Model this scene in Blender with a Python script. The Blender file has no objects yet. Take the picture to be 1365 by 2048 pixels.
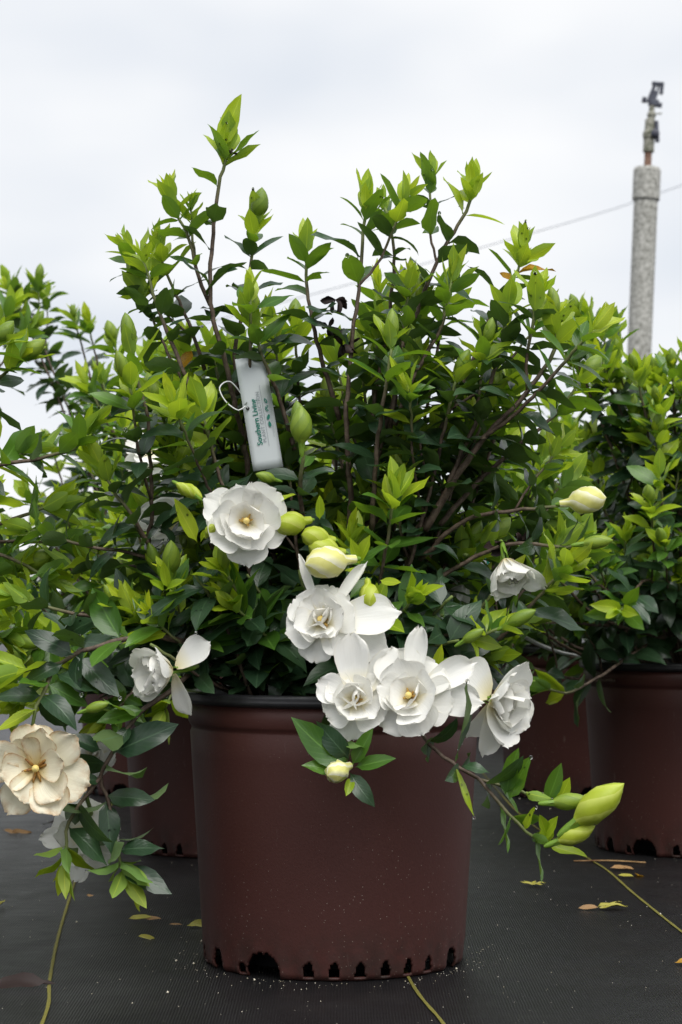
import bpy, math, random
import numpy as np
from mathutils import Vector, Matrix

SC = bpy.context.scene
COL = SC.collection
PI = math.pi

# ------------------------------------------------------------------ camera
CAM_H = 0.357
FPX = 4054.0                      # focal length in photo pixels (photo 1365 x 2048)
PITCH = math.atan(161.0 / FPX)
cam_d = bpy.data.cameras.new('camera')
cam = bpy.data.objects.new('camera', cam_d)
COL.objects.link(cam)
cam.location = (0, 0, CAM_H)
cam.rotation_euler = (PI / 2 + PITCH, 0, 0)
cam_d.sensor_fit = 'VERTICAL'
cam_d.sensor_height = 36.0
cam_d.lens = 36.0 * FPX / 2048.0
cam_d.clip_start = 0.05
cam_d.clip_end = 1000.0
cam_d.dof.use_dof = True
cam_d.dof.focus_distance = 1.90
cam_d.dof.aperture_fstop = 16.0
SC.camera = cam

# ------------------------------------------------------------------ sky, sun, exposure
SUN_EL, SUN_AZ = math.radians(58), math.radians(160)      # azimuth from +Y, clockwise: behind the camera
world = bpy.data.worlds.new('World')
SC.world = world
world.use_nodes = True
wn = world.node_tree
wn.nodes.clear()


def wnode(t, **kw):
    n = wn.nodes.new(t)
    for k, v in kw.items():
        setattr(n, k, v)
    return n


w_out = wnode('ShaderNodeOutputWorld')
w_bg = wnode('ShaderNodeBackground')
w_sky = wnode('ShaderNodeTexSky', sky_type='NISHITA')
w_sky.sun_disc = False
w_sky.sun_elevation = SUN_EL
w_sky.sun_rotation = SUN_AZ
w_sc = wnode('ShaderNodeVectorMath', operation='SCALE')
w_sc.inputs['Scale'].default_value = 0.1
w_tc = wnode('ShaderNodeTexCoord')
w_map = wnode('ShaderNodeMapping')
w_map.inputs['Scale'].default_value = (1.0, 1.0, 2.2)
w_map.inputs['Location'].default_value = (0.35, 0.2, 0.11)
w_noi = wnode('ShaderNodeTexNoise')
w_noi.inputs['Scale'].default_value = 4.2
w_noi.inputs['Detail'].default_value = 3.0
w_noi.inputs['Roughness'].default_value = 0.45
w_rmp = wnode('ShaderNodeValToRGB')
w_rmp.color_ramp.elements[0].position = 0.34
w_rmp.color_ramp.elements[0].color = (0.352, 0.374, 0.408, 1)
w_rmp.color_ramp.elements[1].position = 0.60
w_rmp.color_ramp.elements[1].color = (0.463, 0.466, 0.471, 1)
w_mix = wnode('ShaderNodeMix', data_type='RGBA')
w_mix.inputs[0].default_value = 0.98
L = wn.links.new
L(w_sky.outputs[0], w_sc.inputs[0])
L(w_tc.outputs['Generated'], w_map.inputs[0])
L(w_map.outputs[0], w_noi.inputs['Vector'])
L(w_noi.outputs[0], w_rmp.inputs[0])
L(w_sc.outputs[0], w_mix.inputs[6])
L(w_rmp.outputs[0], w_mix.inputs[7])
L(w_mix.outputs[2], w_bg.inputs[0])
w_bg.inputs[1].default_value = 1.0
L(w_bg.outputs[0], w_out.inputs[0])

sun_d = bpy.data.lights.new('sun', 'SUN')
sun_d.energy = 1.5
sun_d.angle = math.radians(50)
sun_d.color = (1.0, 0.97, 0.93)
sun = bpy.data.objects.new('sun', sun_d)
COL.objects.link(sun)
sd = Vector((math.sin(SUN_AZ) * math.cos(SUN_EL), math.cos(SUN_AZ) * math.cos(SUN_EL), math.sin(SUN_EL)))
sun.rotation_euler = (-sd).to_track_quat('-Z', 'Y').to_euler()

SC.view_settings.view_transform = 'Standard'
SC.view_settings.look = 'None'
SC.view_settings.exposure = 1.10
SC.view_settings.gamma = 1.0
SC.view_settings.use_curve_mapping = False
SC.cycles.use_denoising = True
SC.cycles.max_bounces = 8
SC.cycles.diffuse_bounces = 4
SC.cycles.glossy_bounces = 3
SC.cycles.transmission_bounces = 4
SC.cycles.transparent_max_bounces = 4
SC.cycles.caustics_reflective = False
SC.cycles.caustics_refractive = False

# ------------------------------------------------------------------ pixel helpers
CP, SP = math.cos(PITCH), math.sin(PITCH)


def ray(px, py):
    a, b = (px - 682.5) / FPX, (1024.0 - py) / FPX
    return Vector((a, CP - b * SP, SP + b * CP))


def W(px, py, d):
    """point seen at pixel (px, py) that stands d metres down the row"""
    r = ray(px, py)
    return Vector((0, 0, CAM_H)) + r * (d / r.y)


def G(px, py, z=0.0):
    r = ray(px, py)
    return Vector((0, 0, CAM_H)) + r * ((z - CAM_H) / r.z)


def project(P):
    """(n,3) world points -> px, py, depth"""
    q = np.asarray(P, float) - np.array([0, 0, CAM_H])
    dz = q[:, 1] * CP + q[:, 2] * SP
    up = q[:, 2] * CP - q[:, 1] * SP
    return 682.5 + FPX * q[:, 0] / dz, 1024.0 - FPX * up / dz, dz


# ------------------------------------------------------------------ materials
def new_mat(name):
    m = bpy.data.materials.new(name)
    m.use_nodes = True
    nt = m.node_tree
    nt.nodes.clear()
    return m, nt


class NT:
    def __init__(self, nt):
        self.nt = nt

    def n(self, t, **kw):
        n = self.nt.nodes.new(t)
        for k, v in kw.items():
            setattr(n, k, v)
        return n

    def l(self, a, b):
        self.nt.links.new(a, b)

    def val(self, x, inp):
        if isinstance(x, (int, float, tuple, list)):
            inp.default_value = x
        else:
            self.l(x, inp)

    def math(self, op, a, b=0.0, c=0.0, clamp=False):
        n = self.n('ShaderNodeMath', operation=op)
        n.use_clamp = clamp
        for i, v in enumerate((a, b, c)):
            self.val(v, n.inputs[i])
        return n.outputs[0]

    def mix(self, f, a, b):
        n = self.n('ShaderNodeMix', data_type='RGBA')
        self.val(f, n.inputs[0])
        self.val(a, n.inputs[6])
        self.val(b, n.inputs[7])
        return n.outputs[2]

    def noise(self, scale, detail=2, rough=0.5, vec=None):
        n = self.n('ShaderNodeTexNoise')
        n.inputs['Scale'].default_value = scale
        n.inputs['Detail'].default_value = detail
        n.inputs['Roughness'].default_value = rough
        if vec is not None:
            self.l(vec, n.inputs['Vector'])
        return n.outputs[0]

    def ramp(self, f, p0, p1, c0=(0, 0, 0, 1), c1=(1, 1, 1, 1)):
        n = self.n('ShaderNodeValToRGB')
        e = n.color_ramp.elements
        e[0].position, e[0].color = p0, c0
        e[1].position, e[1].color = p1, c1
        self.l(f, n.inputs[0])
        return n.outputs[0]

    def bump(self, h, strength, dist):
        n = self.n('ShaderNodeBump')
        n.inputs['Strength'].default_value = strength
        n.inputs['Distance'].default_value = dist
        self.l(h, n.inputs['Height'])
        return n.outputs[0]


def rgb(r, g, b):
    return (r, g, b, 1.0)


def principled(t, color, rough=0.5, spec=0.5, normal=None, **kw):
    p = t.n('ShaderNodeBsdfPrincipled')
    t.val(color, p.inputs['Base Color'])
    t.val(rough, p.inputs['Roughness'])
    t.val(spec, p.inputs['Specular IOR Level'])
    if normal is not None:
        t.l(normal, p.inputs['Normal'])
    for k, v in kw.items():
        t.val(v, p.inputs[k])
    return p.outputs[0]


def finish(t, sh):
    o = t.n('ShaderNodeOutputMaterial')
    t.l(sh, o.inputs[0])


def leaf_material(name, ca, cb, under, trans, trans_col, rough):
    m, nt = new_mat(name)
    t = NT(nt)
    geo = t.n('ShaderNodeNewGeometry')
    oi = t.n('ShaderNodeObjectInfo')
    rnd = t.math('FRACT', t.math('ADD', geo.outputs['Random Per Island'], oi.outputs['Random']))
    uv = t.n('ShaderNodeUVMap')
    sep = t.n('ShaderNodeSeparateXYZ')
    t.l(uv.outputs[0], sep.inputs[0])
    au = t.math('ABSOLUTE', t.math('SUBTRACT', sep.outputs[0], 0.5))
    mid = t.math('SUBTRACT', 1.0, t.math('MULTIPLY', au, 22.0), clamp=True)
    ph = t.math('SUBTRACT', t.math('MULTIPLY', sep.outputs[1], 8.0), t.math('MULTIPLY', au, 5.0))
    side = t.math('POWER', t.math('ABSOLUTE', t.math('SINE', t.math('MULTIPLY', ph, PI))), 9.0)
    tco = t.n('ShaderNodeTexCoord')
    noi = t.noise(55.0, 3, 0.6, geo.outputs['Position'])
    col = t.mix(rnd, ca, cb)
    col = t.mix(t.math('MULTIPLY', t.ramp(noi, 0.35, 0.7), 0.35), col, tuple(c * 0.72 for c in ca[:3]) + (1,))
    lite = tuple(min(1, c * 1.9 + 0.03) for c in cb[:3]) + (1,)
    col = t.mix(t.math('MULTIPLY', t.math('MAXIMUM', mid, t.math('MULTIPLY', side, 0.12)), 0.5), col, lite)
    ucol = t.mix(t.math('MULTIPLY', mid, 0.5), under, lite)
    col2 = t.mix(geo.outputs['Backfacing'], col, ucol)
    hgt = t.math('ADD', t.math('MULTIPLY', mid, -1.0), t.math('MULTIPLY', side, -0.45))
    bmp = t.bump(hgt, 0.25, 0.0005)
    rr = t.math('ADD', rough - 0.1, t.math('MULTIPLY', t.noise(30.0, 2, 0.5, geo.outputs['Position']), 0.22))
    rr = t.math('ADD', rr, t.math('MULTIPLY', geo.outputs['Backfacing'], 0.22))
    p = principled(t, col2, rr, 0.55, bmp)
    tr = t.n('ShaderNodeBsdfTranslucent')
    t.val(trans_col, tr.inputs[0])
    mx = t.n('ShaderNodeMixShader')
    mx.inputs[0].default_value = trans
    t.l(p, mx.inputs[1])
    t.l(tr.outputs[0], mx.inputs[2])
    finish(t, mx.outputs[0])
    return m


M = {}
M['mature'] = leaf_material('leaf_mature', rgb(.016, .042, .021), rgb(.036, .080, .032), rgb(.085, .14, .045), .17, rgb(.12, .24, .025), .31)
M['mid'] = leaf_material('leaf_mid', rgb(.045, .125, .018), rgb(.10, .22, .024), rgb(.13, .24, .05), .30, rgb(.26, .46, .02), .32)
M['young'] = leaf_material('leaf_young', rgb(.25, .39, .018), rgb(.44, .55, .028), rgb(.24, .38, .06), .38, rgb(.52, .70, .03), .34)
M['tender'] = leaf_material('leaf_tender', rgb(.38, .52, .03), rgb(.54, .62, .04), rgb(.36, .48, .06), .42, rgb(.70, .80, .03), .36)


def simple(name, color, rough=0.5, spec=0.5, var=None, vscale=60, bump=0.0, bscale=200, trans=0.0, coord='Object', **kw):
    m, nt = new_mat(name)
    t = NT(nt)
    tc = t.n('ShaderNodeTexCoord')
    v = tc.outputs[coord]
    c = color
    if var is not None:
        c = t.mix(t.ramp(t.noise(vscale, 4, 0.6, v), 0.35, 0.68), color, var)
    nrm = None
    if bump:
        nrm = t.bump(t.noise(bscale, 4, 0.6, v), 0.8, bump)
    s = principled(t, c, rough, spec, nrm, **kw)
    if trans:
        tr = t.n('ShaderNodeBsdfTranslucent')
        t.val(c, tr.inputs[0])
        mx = t.n('ShaderNodeMixShader')
        mx.inputs[0].default_value = trans
        t.l(s, mx.inputs[1])
        t.l(tr.outputs[0], mx.inputs[2])
        s = mx.outputs[0]
    finish(t, s)
    return m


def bark_material():
    m, nt = new_mat('bark')
    t = NT(nt)
    tc = t.n('ShaderNodeTexCoord')
    at = t.n('ShaderNodeAttribute', attribute_name='young')
    n1 = t.noise(140, 4, 0.65, tc.outputs['Object'])
    old = t.mix(t.ramp(n1, 0.32, 0.68), rgb(.045, .028, .02), rgb(.17, .125, .092))
    c = t.mix(at.outputs['Fac'], old, rgb(.17, .24, .06))
    s = principled(t, c, 0.6, 0.35, t.bump(n1, 0.8, 0.0008))
    finish(t, s)
    return m


M['bark'] = bark_material()


def petal_material(name, base, deep, edge, edge_amt, trans=0.3):
    m, nt = new_mat(name)
    t = NT(nt)
    uv = t.n('ShaderNodeUVMap')
    sep = t.n('ShaderNodeSeparateXYZ')
    t.l(uv.outputs[0], sep.inputs[0])
    tc = t.n('ShaderNodeTexCoord')
    v = sep.outputs[1]
    c = t.mix(t.ramp(v, 0.02, 0.45), deep, base)
    au = t.math('MULTIPLY', t.math('ABSOLUTE', t.math('SUBTRACT', sep.outputs[0], 0.5)), 2.0)
    e = t.math('MAXIMUM', t.math('POWER', v, 6.0), t.math('POWER', au, 7.0))
    n1 = t.noise(70, 4, 0.65, tc.outputs['Object'])
    e = t.math('MULTIPLY', t.math('MULTIPLY', e, t.ramp(n1, 0.38, 0.6)), edge_amt, clamp=True)
    c = t.mix(e, c, edge)
    veins = t.noise(1.0, 3, 0.6, None)
    mp = t.n('ShaderNodeMapping')
    mp.inputs['Scale'].default_value = (26, 2.2, 1)
    t.l(uv.outputs[0], mp.inputs[0])
    vn = t.noise(1.0, 3, 0.55, mp.outputs[0])
    bm = t.bump(t.math('ADD', vn, t.math('MULTIPLY', n1, 0.5)), 0.5, 0.0007)
    s = principled(t, c, 0.5, 0.35, bm)
    tr = t.n('ShaderNodeBsdfTranslucent')
    t.l(c, tr.inputs[0])
    mx = t.n('ShaderNodeMixShader')
    mx.inputs[0].default_value = trans
    t.l(s, mx.inputs[1])
    t.l(tr.outputs[0], mx.inputs[2])
    finish(t, mx.outputs[0])
    return m


M['petal'] = petal_material('petal_white', rgb(.92, .92, .885), rgb(.90, .82, .52), rgb(.75, .66, .45), 0.25)
M['petal_old'] = petal_material('petal_yellowed', rgb(.90, .86, .68), rgb(.82, .66, .26), rgb(.46, .23, .06), 1.0, .25)
M['petal_dry'] = simple('petal_withered', rgb(.010, .006, .006), .6, .3, rgb(.035, .018, .015), 90)
M['stamen'] = simple('stamen', rgb(.62, .42, .10), .5, .4, rgb(.30, .13, .03), 300)
M['stamen_old'] = simple('stamen_browned', rgb(.16, .06, .015), .5, .4, rgb(.45, .25, .05), 300)
M['pistil'] = simple('pistil', rgb(.82, .68, .26), .5, .4, rgb(.70, .50, .12), 200)
M['calyx'] = simple('calyx', rgb(.14, .27, .03), .42, .4, rgb(.22, .36, .04), 60, trans=.15)


def bud_material(name, ca, cb, band, band_amt):
    m, nt = new_mat(name)
    t = NT(nt)
    uv = t.n('ShaderNodeUVMap')
    sep = t.n('ShaderNodeSeparateXYZ')
    t.l(uv.outputs[0], sep.inputs[0])
    tc = t.n('ShaderNodeTexCoord')
    oi = t.n('ShaderNodeObjectInfo')
    c = t.mix(t.math('ADD', t.math('MULTIPLY', oi.outputs['Random'], 0.6), t.math('MULTIPLY', t.noise(40, 2, .5, tc.outputs['Object']), 0.4)), ca, cb)
    u = sep.outputs[0]                       # spiral coordinate, one band per furrow
    b = t.math('FRACT', t.math('MULTIPLY', u, 5.0))
    b = t.ramp(b, 0.45, 0.98)
    c = t.mix(t.math('MULTIPLY', b, band_amt), c, band)
    s = principled(t, c, 0.42, 0.45, t.bump(t.noise(260, 3, .6, tc.outputs['Object']), .3, .0005))
    tr = t.n('ShaderNodeBsdfTranslucent')
    t.l(c, tr.inputs[0])
    mx = t.n('ShaderNodeMixShader')
    mx.inputs[0].default_value = 0.14
    t.l(s, mx.inputs[1])
    t.l(tr.outputs[0], mx.inputs[2])
    finish(t, mx.outputs[0])
    return m


M['bud'] = bud_material('bud_green', rgb(.15, .25, .025), rgb(.27, .37, .035), rgb(.09, .17, .02), .5)
M['bud_bright'] = bud_material('bud_bright', rgb(.36, .46, .03), rgb(.44, .52, .035), rgb(.62, .68, .16), .6)
M['bud_open'] = bud_material('bud_opening', rgb(.72, .70, .20), rgb(.78, .76, .30), rgb(.88, .87, .70), .9)
M['leaf_yellow'] = simple('leaf_yellowed', rgb(.62, .36, .015), .45, .4, rgb(.16, .05, .012), 45, trans=.25)
M['leaf_brown'] = simple('leaf_brown', rgb(.14, .06, .025), .6, .3, rgb(.50, .32, .14), 80)
M['leaf_green_dry'] = simple('leaf_limp', rgb(.36, .42, .05), .5, .4, rgb(.30, .16, .04), 90)


def pot_material():
    m, nt = new_mat('brown_plastic')
    t = NT(nt)
    tc = t.n('ShaderNodeTexCoord')
    o = tc.outputs['Object']
    sep = t.n('ShaderNodeSeparateXYZ')
    t.l(o, sep.inputs[0])
    n_big = t.noise(7, 3, .5, o)
    c = t.mix(n_big, rgb(.052, .0172, .0140), rgb(.066, .0215, .0175))
    # dust: fine pale specks and a few scuffs
    vo = t.n('ShaderNodeTexVoronoi', feature='F1')
    vo.inputs['Scale'].default_value = 230
    t.l(o, vo.inputs['Vector'])
    dens = t.ramp(t.noise(9, 3, .6, o), .40, .75)
    low = t.math('MULTIPLY_ADD', sep.outputs[2], -4.5, 1.0, clamp=True)
    dens = t.math('ADD', t.math('MULTIPLY', dens, 0.6), t.math('MULTIPLY', low, .7))
    thr = t.math('MULTIPLY', t.math('ADD', 0.03, t.math('MULTIPLY', t.noise(800, 1, .5, o), .15)), dens)
    sp = t.math('LESS_THAN', vo.outputs['Distance'], thr)
    c = t.mix(t.math('MULTIPLY', sp, .62), c, rgb(.42, .36, .30))
    mp = t.n('ShaderNodeMapping')
    mp.inputs['Scale'].default_value = (1, 1, .22)
    t.l(o, mp.inputs[0])
    sc = t.ramp(t.noise(60, 5, .7, mp.outputs[0]), .66, .80)
    c = t.mix(t.math('MULTIPLY', sc, .30), c, rgb(.30, .25, .23))
    # soil splashed along the foot
    gr = t.math('MULTIPLY', t.ramp(t.noise(45, 5, .7, o), .40, .62), t.math('MULTIPLY_ADD', sep.outputs[2], -17.0, 1.0, clamp=True))
    c = t.mix(t.math('MULTIPLY', gr, .85), c, rgb(.022, .014, .011))
    r = t.math('ADD', .40, t.math('MULTIPLY', t.noise(24, 4, .6, o), .16))
    s = principled(t, c, r, .34, t.bump(t.noise(420, 3, .6, o), .25, .0006))
    finish(t, s)
    return m


M['pot'] = pot_material()
M['rim'] = simple('black_plastic', rgb(.012, .012, .014), .34, .5, rgb(.024, .024, .027), 30, bump=.0004, bscale=90)
M['soil'] = simple('potting_soil', rgb(.018, .012, .009), .9, .2, rgb(.06, .038, .024), 120, bump=.004, bscale=160)


def fabric_material():
    m, nt = new_mat('weed_fabric')
    t = NT(nt)
    tc = t.n('ShaderNodeTexCoord')
    o = tc.outputs['Object']
    sep = t.n('ShaderNodeSeparateXYZ')
    t.l(o, sep.inputs[0])
    wob = t.math('MULTIPLY', t.noise(60, 2, .5, o), .0012)
    wx = t.math('SINE', t.math('MULTIPLY', t.math('ADD', sep.outputs[0], wob), 2 * PI / .0026))
    wy = t.math('SINE', t.math('MULTIPLY', t.math('ADD', sep.outputs[1], wob), 2 * PI / .0052))
    weave = t.math('MULTIPLY', t.math('ADD', t.math('MULTIPLY', wx, .5), t.math('MULTIPLY', wy, .35)), .5)
    n1 = t.noise(14, 5, .65, o)
    n2 = t.noise(420, 3, .7, o)
    c = t.mix(n1, rgb(.0032, .0031, .0034), rgb(.0075, .0073, .0082))
    c = t.mix(t.math('MULTIPLY', t.math('MULTIPLY_ADD', weave, 1.0, .5, clamp=True), .55), c, rgb(.014, .0137, .015))
    c = t.mix(t.math('MULTIPLY', t.ramp(n2, .55, .8), .5), c, rgb(.024, .023, .0235))
    dust = t.ramp(t.noise(6, 6, .7, o), .52, .78)
    c = t.mix(t.math('MULTIPLY', dust, .25), c, rgb(.040, .035, .031))
    h = t.math('ADD', weave, t.math('MULTIPLY', n2, .8))
    h2 = t.noise(9, 3, .5, o)
    b1 = t.n('ShaderNodeBump')
    b1.inputs['Strength'].default_value = .5
    b1.inputs['Distance'].default_value = .0009
    t.l(h, b1.inputs['Height'])
    b2 = t.n('ShaderNodeBump')
    b2.inputs['Strength'].default_value = .5
    b2.inputs['Distance'].default_value = .012
    t.l(h2, b2.inputs['Height'])
    t.l(b1.outputs[0], b2.inputs['Normal'])
    r = t.math('ADD', .33, t.math('MULTIPLY', n1, .22))
    s = principled(t, c, r, .30, b2.outputs[0])
    finish(t, s)
    return m


M['fabric'] = fabric_material()
M['stripe'] = simple('yellow_thread', rgb(.22, .20, .035), .6, .3, rgb(.11, .10, .03), 500, bump=.0006, bscale=900)
M['card'] = simple('white_card', rgb(.56, .60, .62), .45, .4)
M['print_green'] = simple('print_green', rgb(.01, .18, .13), .45, .4)
M['print_grey'] = simple('print_grey', rgb(.30, .33, .36), .45, .4)
M['white_plastic'] = simple('white_plastic', rgb(.74, .75, .76), .35, .5)
M['lichen'] = simple('lichened_concrete', rgb(.55, .545, .51), .9, .2, rgb(.20, .20, .175), 70, bump=.004, bscale=60)
M['lichen2'] = simple('lichened_brass', rgb(.40, .39, .34), .85, .25, rgb(.09, .10, .06), 60, bump=.003, bscale=90)
M['rust'] = simple('rusty_pipe', rgb(.13, .06, .04), .8, .3, rgb(.28, .18, .13), 50)
M['dark_plastic'] = simple('weathered_dark_plastic', rgb(.035, .037, .055), .5, .4, rgb(.09, .10, .13), 40)
M['wire'] = simple('cable', rgb(.42, .44, .48), .6, .3)
M['grit'] = simple('pale_grit', rgb(.52, .44, .28), .7, .3, rgb(.74, .72, .66), 900)
M['drop'] = None


# ------------------------------------------------------------------ object helpers
def mesh_from(name, verts, faces, mats=(), mat_idx=None, uvs=None, smooth=True, attr=None):
    me = bpy.data.meshes.new(name)
    me.from_pydata([tuple(v) for v in verts], [], faces)
    for m in mats:
        me.materials.append(m)
    if mat_idx is not None:
        me.polygons.foreach_set('material_index', np.asarray(mat_idx, dtype=np.int32))
    if smooth:
        me.polygons.foreach_set('use_smooth', np.ones(len(me.polygons), dtype=bool))
    if uvs is not None:
        ul = me.uv_layers.new(name='UVMap')
        li = np.empty(len(me.loops), dtype=np.int32)
        me.loops.foreach_get('vertex_index', li)
        ul.data.foreach_set('uv', np.ascontiguousarray(np.asarray(uvs, np.float32)[li].ravel()))
    if attr is not None:
        a = me.attributes.new('young', 'FLOAT', 'POINT')
        a.data.foreach_set('value', np.asarray(attr, dtype=np.float32))
    me.update()
    return me


def obj(name, me, parent=None, label=None, cat=None, group=None, kind=None):
    o = bpy.data.objects.new(name, me)
    COL.objects.link(o)
    if parent is not None:
        o.parent = parent
    tag(o, label, cat, group, kind)
    return o


def tag(o, label=None, cat=None, group=None, kind=None):
    if label:
        o['label'] = label
    if cat:
        o['category'] = cat
    if group:
        o['group'] = group
    if kind:
        o['kind'] = kind
    return o


def empty(name, loc, label, cat, group=None):
    o = bpy.data.objects.new(name, None)
    COL.objects.link(o)
    o.location = loc
    o.empty_display_size = .05
    return tag(o, label, cat, group)


def lathe(profile, seg=48, closed=False):
    v, f = [], []
    n = len(profile)
    for i in range(seg):
        a = 2 * PI * i / seg
        for r, z in profile:
            v.append((r * math.cos(a), r * math.sin(a), z))
    for i in range(seg):
        j = (i + 1) % seg
        for k in range(n - 1):
            f.append((i * n + k, j * n + k, j * n + k + 1, i * n + k + 1))
        if closed:
            f.append((i * n + n - 1, j * n + n - 1, j * n, i * n))
    return v, f


def catmull(P, step):
    P = [Vector(p) for p in P]
    if len(P) == 2:
        n = max(2, int((P[1] - P[0]).length / step))
        return [P[0].lerp(P[1], i / n) for i in range(n + 1)]
    Q = [P[0] * 2 - P[1]] + P + [P[-1] * 2 - P[-2]]
    out = []
    for i in range(1, len(Q) - 2):
        p0, p1, p2, p3 = Q[i - 1], Q[i], Q[i + 1], Q[i + 2]
        n = max(1, int((p2 - p1).length / step))
        for k in range(n):
            u = k / n
            out.append(.5 * ((2 * p1) + (p2 - p0) * u + (2 * p0 - 5 * p1 + 4 * p2 - p3) * u * u + (3 * p1 - p0 - 3 * p2 + p3) * u ** 3))
    out.append(P[-1])
    return out


def frame(d, up=Vector((0, 0, 1))):
    d = d.normalized()
    x = d.cross(up)
    if x.length < 1e-4:
        x = d.cross(Vector((1, 0, 0)))
    x.normalize()
    return x, d, x.cross(d).normalized()


def tube(pts, radii, sides=6, base=0):
    v, f = [], []
    n = len(pts)
    X = None
    for i, p in enumerate(pts):
        d = (pts[min(i + 1, n - 1)] - pts[max(i - 1, 0)])
        if d.length < 1e-9:
            d = Vector((0, 0, 1))
        d.normalize()
        if X is None:
            X = frame(d)[0]
        X = (X - d * X.dot(d))
        if X.length < 1e-6:
            X = frame(d)[0]
        X.normalize()
        Y = d.cross(X)
        for k in range(sides):
            a = 2 * PI * k / sides
            v.append(p + (X * math.cos(a) + Y * math.sin(a)) * radii[i])
    for i in range(n - 1):
        for k in range(sides):
            k2 = (k + 1) % sides
            f.append((base + i * sides + k, base + i * sides + k2, base + (i + 1) * sides + k2, base + (i + 1) * sides + k))
    f.append(tuple(base + k for k in range(sides))[::-1])
    f.append(tuple(base + (n - 1) * sides + k for k in range(sides)))
    return v, f


def box(cx, cy, cz, sx, sy, sz, rot=0.0):
    v = []
    c, s = math.cos(rot), math.sin(rot)
    for dx in (-.5, .5):
        for dy in (-.5, .5):
            for dz in (-.5, .5):
                x, z = dx * sx, dz * sz
                v.append((cx + x * c - z * s, cy + dy * sy, cz + x * s + z * c))
    f = [(0, 1, 3, 2), (4, 6, 7, 5), (0, 4, 5, 1), (2, 3, 7, 6), (0, 2, 6, 4), (1, 5, 7, 3)]
    return v, f


def join(parts):
    V, F = [], []
    for v, f in parts:
        b = len(V)
        V += [tuple(p) for p in v]
        F += [tuple(i + b for i in q) for q in f]
    return V, F


# ------------------------------------------------------------------ ground
def ground_mesh():
    v = [(-150, -20, 0), (150, -20, 0), (150, 300, 0), (-150, 300, 0)]
    return mesh_from('ground', v, [(0, 1, 2, 3)], [M['fabric']], smooth=False)


ground = obj('ground', ground_mesh(), label='black woven weed fabric covering the nursery bed', kind='structure')


def stripe(ctrl):
    pts = catmull([Vector((x, y, 0)) for x, y in ctrl], .02)
    v, f = [], []
    for i, p in enumerate(pts):
        w = .0016 + .0002 * math.sin(i * 1.7)
        v += [(p.x - w, p.y, .0012), (p.x, p.y, .0018), (p.x + w, p.y, .0012)]
        if i:
            b = i * 3
            f += [(b - 3, b - 2, b + 1, b), (b - 2, b - 1, b + 2, b + 1)]
    obj('fabric_stripe', mesh_from('fabric_stripe', v, f, [M['stripe']]), ground)


gl = [G(85, 2048), G(100, 1960), G(118, 1870), G(150, 1765), G(172, 1700)]
gc = [G(895, 2060), G(880, 2040), G(815, 1952)]
gr_ = [G(1400, 1890), G(1365, 1866), G(1270, 1790), G(1215, 1742), G(1170, 1714)]
stripe([(gl[0].x + .02, 1.2)] + [(p.x, p.y) for p in gl] + [(-.37, 3.0), (-.40, 4.0), (-.42, 6.0), (-.42, 9)])
stripe([(gc[0].x + .04, 1.2)] + [(p.x, p.y) for p in gc] + [(.04, 2.4), (.02, 3.4), (.0, 6.0), (0, 9)])
stripe([(gr_[0].x + .02, 1.2)] + [(p.x, p.y) for p in gr_] + [(.29, 3.2), (.28, 4.0), (.27, 6.0), (.27, 9)])


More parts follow.
